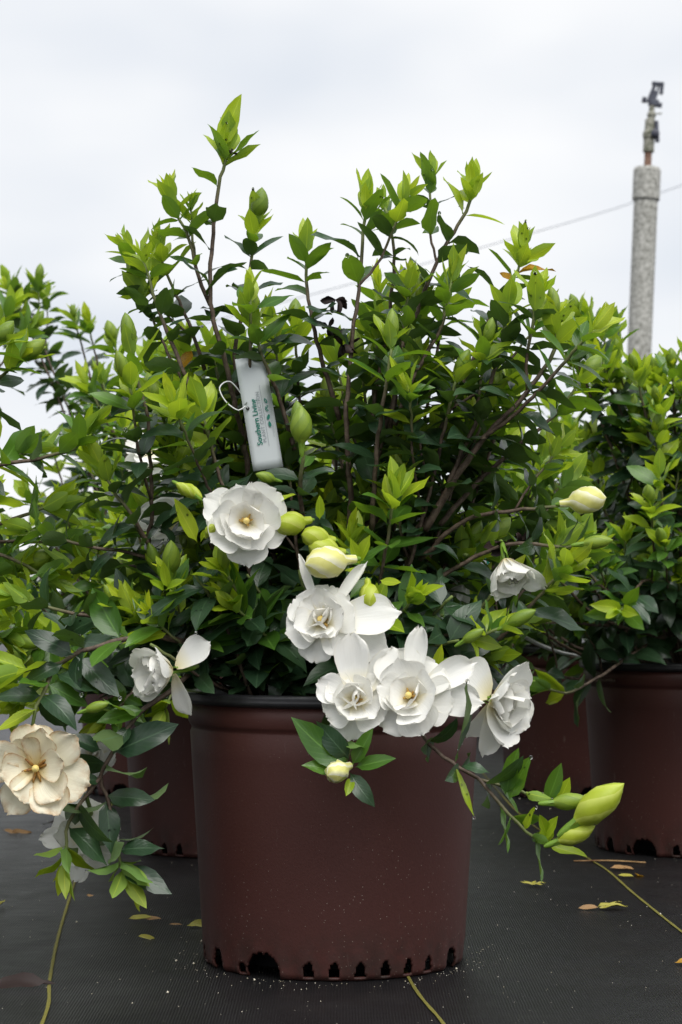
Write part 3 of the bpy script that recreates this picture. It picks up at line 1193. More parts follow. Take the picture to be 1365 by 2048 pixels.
# low reaching stems on the other side
fstem([(206, 939, 1.93), (232, 990, 1.93), (261, 1023, 1.93), (277, 1055, 1.93), (300, 1094, 1.94), (318, 1139, 1.95), (380, 1240, 1.97)], .0038, .0017, (-.06, -.02, 0), leaf_from=.42, L_=.046, side=.1)
fstem([(60, 1060, 1.94), (97, 1068, 1.94), (181, 1094, 1.94), (277, 1111, 1.95), (400, 1180, 1.97)], .0032, .0015, (-.05, 0, 0), leaf_from=.38, L_=.044, side=.2)
fstem([(120, 1132, 1.98), (252, 1131, 1.98), (340, 1160, 1.98), (430, 1230, 1.99)], .0026, .0015, leaf_from=.3, L_=.046, side=.2)
fstem([(30, 1195, 1.90), (110, 1219, 1.90), (177, 1231, 1.91), (226, 1239, 1.92), (340, 1262, 1.95), (450, 1310, 1.97)], .0032, .0016, (-.06, -.02, 0), leaf_from=.38, L_=.050, side=.2, upmix=.6)
arch = fstem([(20, 1350, 1.87), (70, 1335, 1.87), (123, 1326, 1.87), (150, 1309, 1.87), (200, 1292, 1.87), (246, 1280, 1.87), (295, 1272, 1.88), (338, 1277, 1.89), (410, 1300, 1.92), (474, 1327, 1.95), (560, 1368, 1.99)],
             .0048, .0020, leaf_from=.42, L_=.056, side=.0, step=.034, upmix=.7, drop_old=.1)
# twig that carries the fading blossom
front.rim_guard = False
fstem([(66, 1450, 1.835), (70, 1425, 1.84), (89, 1378, 1.85), (108, 1335, 1.865)], .0024, .0018, leaf_from=.15, L_=.050, side=0, tip='none', upmix=.6)
# hanging branch beside the pot
hang = [(249, 1751, 1.86), (240, 1726, 1.86), (228, 1655, 1.86), (212, 1591, 1.86), (203, 1554, 1.86), (225, 1505, 1.86), (258, 1452, 1.86), (289, 1418, 1.865), (338, 1385, 1.875), (385, 1345, 1.90), (430, 1330, 1.93)]
fstem(hang, .0030, .0014, leaf_from=.30, L_=.050, side=0, tip='leaf', upmix=.35, step=.031, drop_old=.0)
fstem([(130, 1722, 1.85), (132, 1700, 1.85), (138, 1643, 1.85), (175, 1588, 1.855), (203, 1554, 1.86)], .0022, .0014, leaf_from=.2, L_=.046, side=0, tip='leaf', upmix=.35, step=.034, drop_old=.0)
# low branch that runs past the pot and ends in two fat buds
fstem([(1086, 1607, 1.775), (1040, 1582, 1.775), (1000, 1570, 1.78), (956, 1558, 1.78)], .0017, .0013, leaf_from=.25, L_=.034, side=0, tip='none', upmix=.3, step=.032)
fstem([(1090, 1690, 1.77), (1053, 1662, 1.77), (1002, 1610, 1.77), (956, 1558, 1.78), (903, 1524, 1.79), (846, 1472, 1.80), (800, 1400, 1.84), (760, 1330, 1.90)], .0024, .0015, leaf_from=.40, L_=.040, side=0, tip='none', upmix=.3, step=.034, drop_old=0)
fstem([(690, 1530, 1.785), (700, 1500, 1.79), (690, 1460, 1.80), (660, 1400, 1.84), (640, 1350, 1.90)], .0018, .0014, leaf_from=.40, L_=.042, side=0, tip='none', step=.02)
front.rim_guard = True

# inner shoots that fill the body of the shrub
SKY = [(250, 760), (330, 690), (430, 640), (560, 640), (660, 610), (760, 600), (900, 570), (1000, 680), (1100, 760), (1200, 850)]


def skyline(x):
    for (x0, y0), (x1, y1) in zip(SKY, SKY[1:]):
        if x0 <= x <= x1:
            return y0 + (y1 - y0) * (x - x0) / (x1 - x0)
    return 800


fr = random.Random(77)
for k in range(50):
    x = 255 + 930 * ((k * .618034) % 1.0)
    y = skyline(x) + fr.choice([20, 70, 140, 220, 300, 380, 460]) + fr.uniform(0, 60)
    d = fr.uniform(1.86, 2.20) if y > skyline(x) + 120 else fr.uniform(1.96, 2.15)
    tipw = W(x, min(y, 1225), d)
    off = Vector((tipw.x - fb.x, tipw.y - fb.y, 0))
    b = fb + off * .12
    m = b.lerp(tipw, .5) + off * .06 - Vector((0, 0, .015))
    for tr_ in range(6):
        pp = np.array(catmull([b, m, tipw], .01))
        qx, qy, qz = project(pp)
        if not any((((qx - kx) / rx) ** 2 + ((qy - ky) / ry) ** 2 < 1)[qz < kd + .01].any() for kx, ky, rx, ry, kd in KEEP):
            break
        tipw = W(x, min(y, 1225), d + .05 * (tr_ + 1))
        off = Vector((tipw.x - fb.x, tipw.y - fb.y, 0))
        b = fb + off * .12
        m = b.lerp(tipw, .5) + off * .06 - Vector((0, 0, .015))
    front.grow([b, m, tipw], .0030, .0015, .24, .050, 'bud' if fr.random() < .4 else 'leaf', .30, .022, .22)

for k in range(30):
    x = 385 + 580 * ((k * .618034 + .3) % 1.0)
    y = fr.uniform(1130, 1335)
    d = fr.uniform(1.86, 1.97)
    tipw = W(x, y, d)
    off = Vector((tipw.x - fb.x, tipw.y - fb.y, 0))
    b = fb + off * fr.uniform(.3, .6) + Vector((0, 0, .02))
    m = b.lerp(tipw, .5) + Vector((0, 0, .015))
    front.zmin = .262
    front.fresh = .2
    front.rim_guard = False
    front.grow([b, m, tipw], .0022, .0014, .1, .054, 'leaf' if fr.random() < .22 else 'none', 0, .021, .05, upmix=.5)
    front.fresh = .9
    front.rim_guard = True

# --- its blossoms
flower(front, W(492, 1045, 1.835), cam_dir(.10, .12, 1), .069, LAY_FULL, [(cam_dir(.12, .95, .25), .62, .2, .3, 1.4), (cam_dir(-1, .15, -.1), .56, .3, -.2, .5)], seed=4, stem_from=W(510, 1090, 1.90),
       label='round white blossom facing outward with a tan centre')
flower(front, W(648, 1245, 1.815), cam_dir(-.25, .30, .9), .072, LAY_OPEN[:1] + [(6, .43, .46, .95, .3, .25, .12, .5), (4, .30, .34, .6, .5, .4, .10, .3)],
       [(cam_dir(-.35, .95, 0), .95, .16, -.1, 1.5), (cam_dir(.55, .80, 0), .95, .2, -.1, 1.4), (cam_dir(.95, .15, .2), 1.0, .5, -.2, .4), (cam_dir(.85, -.35, .1), .9, .5, -.35, .4)], seed=9, stem_from=W(690, 1200, 1.90))
flower(front, W(712, 1402, 1.79), cam_dir(-.05, .22, 1), .064, LAY_TIGHT, [(cam_dir(-.08, .95, 0), 1.05, .46, .1, .6), (cam_dir(.62, .78, .0), 1.0, .36, -.1, .9), (cam_dir(-.8, .4, .2), .62, .4, -.4, .4)], seed=13, stem_from=W(730, 1360, 1.86))
flower(front, W(822, 1396, 1.785), cam_dir(-.22, .28, .95), .072, LAY_FULL, [(cam_dir(.12, .98, .1), .98, .30, -.15, 1.0), (cam_dir(.85, .5, .1), .95, .36, -.2, .8), (cam_dir(.95, -.02, .2), .92, .38, -.35, .4)], seed=16, stem_from=W(820, 1350, 1.86))
flower(front, W(985, 1400, 1.83), cam_dir(.62, -.20, .60), .074, [(6, .58, .55, .90, .15, .25, .08, 0), (5, .48, .50, .62, .4, .35, .10, .5), (4, .36, .40, .42, .6, .4, .10, .2)], [(cam_dir(-.5, .55, .3), .62, .5, -.3, .4), (cam_dir(-.1, -.95, .1), .72, .42, -.2, .4), (cam_dir(-.45, -.8, -.2), .60, .36, -.2, .4)], seed=22, core=False, stem_from=W(935, 1350, 1.88),
       label='white blossom turned sideways over the pot edge')
flower(front, W(345, 1340, 1.86), cam_dir(-.72, -.05, .50), .068, [(6, .58, .55, .80, .2, .25, .08, 0), (5, .50, .52, .52, .4, .35, .10, .5)], [(cam_dir(.75, .6, .2), .66, .40, -.2, .5), (cam_dir(.35, -.9, .2), .70, .40, -.1, .4)], seed=30, core=False, stem_from=W(385, 1330, 1.90),
       label='white blossom seen from behind, beside the pot rim')
flower(front, W(74, 1536, 1.82), cam_dir(.05, .05, 1), .078, [(6, .56, .50, 1.32, -.30, .2, .10, 0), (6, .44, .44, 1.0, .05, .3, .10, .55)], seed=41, mat='petal_old', roll0=.26, stem_from=W(66, 1450, 1.835),
       label='fading yellowed blossom with browned petal edges')
flower(front, W(168, 1668, 1.90), cam_dir(-.25, .0, .85), .062, LAY_OPEN, [(cam_dir(-.2, -.9, .1), .8, .42, -.2, .4), (cam_dir(-.9, -.1, .1), .7, .3, -.2, .6)], seed=47, stem_from=W(172, 1590, 1.86))
flower(front, W(1012, 1118, 1.90), cam_dir(.1, -.62, .5), .062, LAY_BELL, [(cam_dir(.75, -.6, .2), .8, .4, -.2, .4)], seed=52, core=False, stem_from=W(1003, 1094, 1.93), label='nodding cream white blossom seen from above')
flower(front, W(925, 1150, 2.05), cam_dir(-.5, -.6, .5), .060, LAY_BELL, seed=53, core=False, stem_from=W(930, 1110, 1.99))
flower(front, W(345, 1050, 2.03), cam_dir(-.2, .1, .6), .060, LAY_OPEN, seed=57, core=False, stem_from=W(370, 1090, 1.99))
flower(front, W(775, 1255, 1.93), cam_dir(.2, .2, .8), .045, LAY_OPEN, seed=58, core=False, stem_from=W(790, 1270, 1.96))


def pbud(P, base, tip_, kind, var=None, label=None):
    a, b = W(*base), W(tip_[0], tip_[1], base[2] + (tip_[2] - base[2]) * .3 - .0)
    sh_ = W(base[0], base[1], base[2] - .03) - a
    a, b = a + sh_, b + sh_
    P.bud(a, (b - a).normalized(), (b - a).length, kind, var, label)


pbud(front, (712, 1118, 1.85), (612, 1130, 1.79), 'open', 0, 'cream bud opening in a spiral')
pbud(front, (622, 1040, 1.88), (552, 1052, 1.82), 'bright', 1)
pbud(front, (670, 1080, 1.88), (604, 1070, 1.84), 'bright', 1)
pbud(front, (690, 1105, 1.88), (618, 1092, 1.84), 'bright', 1)
pbud(front, (735, 1160, 1.86), (742, 1212, 1.80), 'bright', 1)
pbud(front, (702, 1530, 1.80), (656, 1552, 1.755), 'open', 1, 'white bud half open in front of the pot')
pbud(front, (1120, 1008, 1.92), (1212, 995, 1.90), 'open', 0, 'pale yellow bud striped with white')
pbud(front, (1150, 1090, 1.90), (1226, 1080, 1.89), 'bud', 1)
pbud(front, (350, 965, 1.88), (405, 995, 1.85), 'bright', 0)
pbud(front, (400, 998, 1.87), (352, 966, 1.84), 'bright', 0)
pbud(front, (560, 962, 1.9), (512, 948, 1.87), 'bud', 0)
pbud(front, (604, 905, 1.88), (602, 812, 1.865), 'bud', 2)
pbud(front, (1128, 1664, 1.765), (1247, 1568, 1.73), 'bright', 0, 'fat yellow green bud at the end of the low branch')
pbud(front, (1098, 1690, 1.77), (1190, 1652, 1.745), 'bright', 0)
pbud(front, (1086, 1607, 1.775), (1180, 1600, 1.77), 'bud', 1)
pbud(front, (915, 1290, 1.87), (968, 1258, 1.85), 'bud', 1)
pbud(front, (160, 1425, 1.86), (218, 1406, 1.85), 'bud', 1)
pbud(front, (412, 1075, 1.86), (428, 1050, 1.83), 'bright', 1)
# bright young leaves that stand round those blossoms (base pixel, tip pixel, class)
for (b, tp, cls) in [((690, 1545), (612, 1528), 'mid'), ((700, 1540), (585, 1452), 'mid'), ((705, 1530), (745, 1465), 'mid'), ((710, 1535), (784, 1515), 'mid'), ((700, 1545), (742, 1610), 'mature'),
                     ((705, 1555), (690, 1590), 'young'), ((700, 1520), (640, 1450), 'mature'), ((910, 1525), (950, 1375), 'mature'), ((912, 1530), (935, 1628), 'young'), ((925, 1530), (976, 1540), 'mature'),
                     ((1012, 1590), (1028, 1500), 'mid'), ((1020, 1600), (1052, 1515), 'mid'), ((1095, 1602), (1125, 1535), 'mid'), ((1110, 1615), (1145, 1560), 'young'), ((1000, 1612), (1018, 1700), 'mid'),
                     ((1070, 1675), (1085, 1760), 'mid'), ((1095, 1690), (1170, 1712), 'young'), ((1050, 1660), (1072, 1615), 'young'), ((1075, 1685), (1120, 1640), 'young'), ((1100, 1690), (1080, 1630), 'young'),
                     ((718, 1125), (745, 1075), 'young'), ((720, 1130), (700, 1080), 'young'), ((725, 1120), (770, 1090), 'mid'), ((730, 1140), (690, 1145), 'tender'), ((640, 1040), (640, 990), 'young'),
                     ((870, 1345), (888, 1290), 'tender'), ((865, 1350), (905, 1320), 'young'), ((760, 1160), (800, 1170), 'young'), ((745, 1155), (700, 1190), 'mid'), ((330, 1180), (300, 1160), 'young'),
                     ((335, 1175), (325, 1125), 'young'), ((330, 1180), (372, 1165), 'young'), ((395, 1085), (350, 1000), 'tender'), ((400, 1085), (420, 1060), 'young'), ((550, 1005), (590, 990), 'young'),
                     ((225, 1505), (345, 1455), 'mature'), ((213, 1592), (300, 1600), 'mature'), ((235, 1700), (320, 1690), 'mature'), ((240, 1735), (338, 1780), 'mature'), ((135, 1650), (215, 1720), 'mature'),
                     ((150, 1310), (60, 1260), 'mature'), ((152, 1312), (235, 1385), 'mature'), ((128, 1325), (40, 1370), 'mature'), ((110, 1345), (195, 1375), 'mature'), ((205, 1500), (130, 1470), 'mature'),
                     ((289, 1420), (200, 1440), 'mid'), ((262, 1450), (225, 1500), 'mature'), ((212, 1600), (225, 1700), 'mature'), ((205, 1560), (140, 1560), 'mature')]:
    dd = 1.86 if b[0] < 420 else (1.775 if b[1] > 1440 else 1.84)
    p0, p1 = W(b[0], b[1], dd), W(tp[0], tp[1], dd - .012)
    dv = p1 - p0
    nv_ = Vector((front.rng.uniform(-.3, .3), -.75, .55))
    if tp in ((950, 1375), (935, 1628), (1018, 1700), (1085, 1760)):
        nv_ = Vector((.95, -.35, .1))           # seen nearly edge on
    front.leaf(p0, dv, nv_, dv.length * 1.08, cls, force=True, var=front.rng.randrange(3))
for (px, py, d, top) in [(440, 300, 1.985, (480, 190)), (445, 300, 1.98, (452, 245)), (732, 420, 1.94, (730, 365)), (945, 385, 1.99, (938, 325)), (950, 392, 1.985, (965, 345)), (1046, 500, 1.99, (1050, 442))]:
    p0, p1 = W(px, py, d), W(top[0], top[1], d - .005)
    front.leaf(p0, p1 - p0, Vector((.15, -1, .2)), (p1 - p0).length * 1.03, 'young', force=True, var=2)
front.flush()


def odd_leaf(P, p0, p1, n, mat, cls='mature', var=4, label=None, name='leaf'):
    v, f, uv, _ = LEAF[cls][var]
    me = mesh_from('leaf_odd', v, f, [M[mat]], uvs=uv)
    o = obj(name, me, P.root, label)
    o.matrix_local = Matrix.Translation(-P.loc) @ basis_matrix(p0, p1 - p0, n, (p1 - p0).length * 1.1)
    return o


odd_leaf(front, W(1030, 548, 1.99), W(1103, 526, 1.98), Vector((0, -.5, .9)), 'leaf_yellow', var=5, label='yellow leaf with a black scorched edge')
odd_leaf(front, W(1030, 560, 2.0), W(1005, 545, 1.99), Vector((0, -.8, .5)), 'leaf_yellow', var=2, label='yellow leaf')
odd_leaf(front, W(560, 1365, 1.95), W(548, 1310, 1.95), Vector((0, -1, .1)), 'leaf_yellow', var=1, label='yellow leaf')
odd_leaf(front, W(385, 700, 2.01), W(360, 735, 2.0), Vector((0, -1, .1)), 'leaf_yellow', var=1, label='yellow leaf')


def withered(P, c, size, seed):
    rng = random.Random(seed)
    parts = []
    for k in range(6):
        d = Vector((rng.uniform(-1, 1), rng.uniform(-1, 1), rng.uniform(-1, .6))).normalized()
        n = Vector((rng.uniform(-1, 1), rng.uniform(-1, 1), rng.uniform(-1, 1)))
        sh = petal_shape(size * rng.uniform(.5, 1), size * .35, rng.uniform(-2, 2), .6, .2, rng, nu=4, nv=6)
        m = basis_matrix(c - P.loc, d, n, 1)
        parts.append(([m @ Vector(p) for p in sh[0]], sh[1]))
    V, F = join(parts)
    obj('withered_flower', mesh_from('withered_flower', V, F, [M['petal_dry']]), P.root, 'black shrivelled old blossom')


withered(front, W(672, 600, 1.96), .020, 1)
withered(front, W(655, 655, 1.965), .020, 2)
withered(front, W(685, 692, 1.955), .026, 3)
withered(front, W(1022, 1088, 1.925), .026, 4)
withered(front, W(462, 302, 1.985), .010, 5)

# =================================================================== shrubs round it
LG = 'gardenia shrubs growing in nursery pots'
pot(FL, 0, 'brown plastic nursery pot standing in front, blossoms drooping over its black rim')
left_near = dome_plant((-.66, 2.02, 0), 'bushy gardenia shrub beside the tall one, reaching in with long level branches', 31, n=26, height=.74, spread=.40,
                       tall=[W(-10, 690, 1.95), W(40, 720, 1.97)])
for c in ([(172, 865, 1.93), (148, 897, 1.93), (92, 914, 1.93), (0, 931, 1.93), (-200, 960, 1.95)], [(70, 900, 1.95), (0, 918, 1.95), (-180, 960, 1.97)],
          [(110, 1010, 1.97), (0, 1048, 1.97), (-200, 1120, 1.99)], [(100, 1160, 1.96), (0, 1110, 1.96), (-200, 1080, 1.98)], [(150, 1090, 2.0), (0, 1084, 2.0), (-200, 1120, 2.0)]):
    left_near.grow([W(*p) for p in c][::-1], .0030, .0016, .35, .048, 'leaf', .15, .028, .15)
left_near.flush()
b_left = dome_plant((-.165, 2.86, 0), 'gardenia shrub in the pot half hidden behind the front pot', 32, n=26, height=.72, spread=.37, tall=[W(230, 690, 2.84), W(175, 770, 2.8)])
b_right = dome_plant((.485, 2.86, 0), 'budding gardenia shrub whose pot stands in front of the darker pot', 33, n=36, height=.63, spread=.38, bud_rate=.75, skirt=3,
                     tall=[W(1180, 640, 2.75), W(1205, 665, 2.78), W(1235, 720, 2.75), W(1275, 745, 2.7), W(1345, 740, 2.75), W(1140, 680, 2.72)])
for c in ([(1075, 1372, 2.62), (1132, 1386, 2.62), (1169, 1371, 2.63), (1217, 1342, 2.65), (1288, 1294, 2.72), (1350, 1260, 2.80)],
          [(1090, 1130, 2.60), (1119, 1160, 2.60), (1183, 1224, 2.63), (1247, 1254, 2.68), (1365, 1286, 2.78)],
          [(1035, 1245, 2.62), (1110, 1245, 2.63), (1200, 1250, 2.66), (1247, 1254, 2.68)],
          [(1150, 1110, 2.6), (1215, 1180, 2.62), (1330, 1200, 2.7), (1400, 1280, 2.8)]):
    b_right.rim_guard = False
    b_right.grow([W(*p) for p in c][::-1], .0030, .0017, .25, .050, 'bud', .12, .030, .1, upmix=.5)
    b_right.rim_guard = True
b_right.flush()
for c in ([(120, 1400, 2.45), (190, 1370, 2.47), (260, 1330, 2.55), (340, 1320, 2.75)], [(215, 1440, 2.42), (250, 1400, 2.44), (300, 1350, 2.55), (360, 1320, 2.75)],
          [(330, 1420, 2.50), (345, 1380, 2.52), (365, 1340, 2.6), (390, 1310, 2.78)], [(40, 1400, 2.35), (110, 1350, 2.4), (220, 1310, 2.55), (330, 1310, 2.75)], [(60, 1300, 2.3), (130, 1285, 2.35), (240, 1290, 2.5), (330, 1310, 2.75)]):
    b_left.rim_guard = False
    b_left.grow([W(*p) for p in c][::-1], .0026, .0015, .2, .056, 'leaf', .3, .022, .05, upmix=.6)
    b_left.rim_guard = True
b_left.flush()
c_right = dome_plant((.42, 3.62, 0), 'gardenia shrub in the shaded pot, behind the budding shrub', 34, n=26, height=.72, spread=.37)
b_far_left = dome_plant((-.82, 2.90, 0), 'gardenia shrub behind the bushy one that reaches in', 35, n=24, height=.74, spread=.38, tall=[W(20, 620, 2.95), W(60, 660, 2.95)])
c_left = dome_plant((-.33, 3.66, 0), 'gardenia shrub with a tall forked shoot against the sky', 36, n=24, height=.72, spread=.38, tall=[W(150, 640, 3.5), W(178, 650, 3.5), W(45, 590, 3.7), W(20, 570, 3.7)])
d1 = dome_plant((.02, 4.35, 0), 'gardenia shrub glimpsed through the stems of the tall shrub', 37, n=20, height=.72, spread=.40)
d2 = dome_plant((.80, 4.40, 0), 'gardenia shrub in front of the sprinkler post', 38, n=20, height=.66, spread=.40)
d3 = dome_plant((-.98, 4.30, 0), 'gardenia shrub at the end of the bed, behind the forked shoot', 39, n=20, height=.74, spread=.40)
e1 = dome_plant((.44, 5.2, 0), 'gardenia shrub in the last row, behind the shaded pot', 40, n=18, height=.74, spread=.42)
e2 = dome_plant((-.28, 5.2, 0), 'gardenia shrub in the last row, behind the forked shoot', 42, n=18, height=.74, spread=.42)
flower(b_left, W(188, 1508, 2.60), cam_dir(.1, -.1, .9), .06, LAY_TIGHT, seed=71, core=False, stem_from=W(200, 1450, 2.65))
flower(b_left, W(300, 905, 2.60), cam_dir(.1, .3, .9), .06, LAY_OPEN, seed=72, core=False, stem_from=W(310, 950, 2.65))
pot((-.165, 2.86, 0), .9, 'brown nursery pot half hidden behind the front pot')
pot((.485, 2.86, 0), 2.0, 'brown nursery pot with scuffed wall beside the low branch of fat buds')
pot((.42, 3.62, 0), 2.7, 'shaded brown nursery pot tucked behind the scuffed pot')
pot((-.66, 2.02, 0), 1.2, 'brown nursery pot of the shrub with long level branches')
pot((-.82, 2.90, 0), .2, 'brown nursery pot behind the shrub with long level branches')
pot((-.33, 3.66, 0), 2.2, 'brown nursery pot of the shrub with the tall forked shoot')
pot((.02, 4.35, 0), 1.6, 'brown nursery pot of the shrub glimpsed through the stems')
pot((.80, 4.40, 0), 1.0, 'brown nursery pot of the shrub in front of the sprinkler post')
pot((-.98, 4.30, 0), .5, 'brown nursery pot at the end of the bed')
pot((.44, 5.2, 0), 2.9, 'brown nursery pot in the last row, behind the shaded pot')
pot((-.28, 5.2, 0), 1.9, 'brown nursery pot in the last row, behind the forked shoot')
for P in PLANTS:
    P.flush()

# ------------------------------------------------------------------ emit leaves: those that show largest as parts, the others as one mass per shrub
GW, GH, CELL = 274, 410, 5.0
pid, pts_all, ids = [], [], []
gid = 0
W3 = {c: [np.vstack([a[0]] + [np.array([np.mean([a[0][i] for i in f], axis=0) for f in a[1]])]) for a in LEAF[c]] for c in CLS}
owner = []
for pi, P in enumerate(PLANTS):
    for li, (cls, v, m) in enumerate(P.leaves):
        mm = np.array(m)
        q = W3[cls][v] @ mm[:3, :3].T + mm[:3, 3]
        pts_all.append(q)
        ids.append(np.full(len(q), gid))
        owner.append((pi, li))
        gid += 1
# the front pot hides what stands behind it
aa, zz = np.meshgrid(np.linspace(0, 2 * PI, 400), np.linspace(0, .25, 110))
q = np.stack([FL[0] + .135 * np.cos(aa).ravel(), FL[1] + .135 * np.sin(aa).ravel(), zz.ravel()], 1)
pts_all.append(q)
ids.append(np.full(len(q), -1))
A = np.vstack(pts_all)
I = np.concatenate(ids)
px, py, dz = project(A)
ok = (px >= 0) & (px < 1365) & (py >= 0) & (py < 2048)
cell = ((py[ok] // CELL).astype(int) * GW + (px[ok] // CELL).astype(int))
I2, d2_ = I[ok], dz[ok]
order = np.lexsort((d2_, cell))
cs = cell[order]
first = np.ones(len(cs), bool)
first[1:] = cs[1:] != cs[:-1]
win = I2[order][first]
win = win[win >= 0]
cnt = np.bincount(win, minlength=gid)
per = {}
for g, (pi, li) in enumerate(owner):
    per.setdefault(pi, []).append((cnt[g], li))
for pi, P in enumerate(PLANTS):
    rank = sorted(per.get(pi, []), reverse=True)
    chosen = set(li for c, li in rank[:300] if c > 0)
    if pi == 0 and len(chosen) < 300:
        pass
    V, F, U, MI = [], [], [], []
    nb = 0
    for li, (cls, v, m) in enumerate(P.leaves):
        if li in chosen:
            o = bpy.data.objects.new('leaf', LEAF[cls][v][3])
            COL.objects.link(o)
            o.parent = P.root
            o.matrix_local = Matrix.Translation(-P.loc) @ m
        else:
            a = LEAF[cls][v]
            mm = np.array(m)
            V.append(a[0] @ mm[:3, :3].T + mm[:3, 3] - np.array(P.loc))
            F += [tuple(i + nb for i in f) for f in a[1]]
            U.append(a[2])
            MI += [CLS.index(cls)] * len(a[1])
            nb += len(a[0])
    if V:
        me = mesh_from('foliage', np.vstack(V).tolist(), F, [M[c] for c in CLS], MI, np.vstack(U))
        obj('foliage', me, P.root, kind='stuff')
    for p, d, s, kind, var, label in P.buds:
        o = obj('bud', BUD[kind][var], P.root, label)
        o.matrix_local = Matrix.Translation(-P.loc) @ basis_matrix(p, d, frame(d)[0], s)
        c = obj('calyx', CALYX, o)
        c.matrix_local = Matrix.Scale(.95, 4)
print('LEAVES', gid, 'visible', int((cnt > 0).sum()), [len(P.leaves) for P in PLANTS])


# water drops left by the rain on the shrub's blossoms and leaves
mw, ntw = new_mat('water')
tw = NT(ntw)
finish(tw, principled(tw, rgb(1, 1, 1), .02, .5, None, **{'Transmission Weight': 1.0, 'IOR': 1.33}))
dr = random.Random(6)
V, F = [], []


def drop(c, r, sq=1.0):
    b = len(V)
    rings, sg = 5, 8
    for i in range(rings + 1):
        th = PI * i / rings
        for k in range(sg):
            a = 2 * PI * k / sg
            V.append((c[0] + r * math.sin(th) * math.cos(a), c[1] + r * math.sin(th) * math.sin(a), c[2] + r * math.cos(th) * sq))
    for i in range(rings):
        for k in range(sg):
            k2 = (k + 1) % sg
            F.append((b + i * sg + k, b + (i + 1) * sg + k, b + (i + 1) * sg + k2, b + i * sg + k2))


big = [o for o in front.root.children if o.name.startswith('leaf')]
dr.shuffle(big)
bpy.context.view_layer.update()
for o in big[:70]:
    vs = o.data.vertices
    tipv = o.matrix_local @ vs[len(vs) - 1].co
    if dr.random() < .5:
        drop(tipv + Vector((0, 0, -.0010)), dr.uniform(.0012, .0022), 1.25)
    for q in range(3):
        w_ = o.matrix_local @ vs[dr.randrange(6, len(vs) - 6)].co
        drop(w_ + (o.matrix_local.to_3x3() @ Vector((0, 0, 1))).normalized() * .0003, dr.uniform(.0006, .0013), .8)
obj('water_drops', mesh_from('water_drops', V, F, [mw]), front.root, 'clear rain drops on the leaves', kind='stuff')


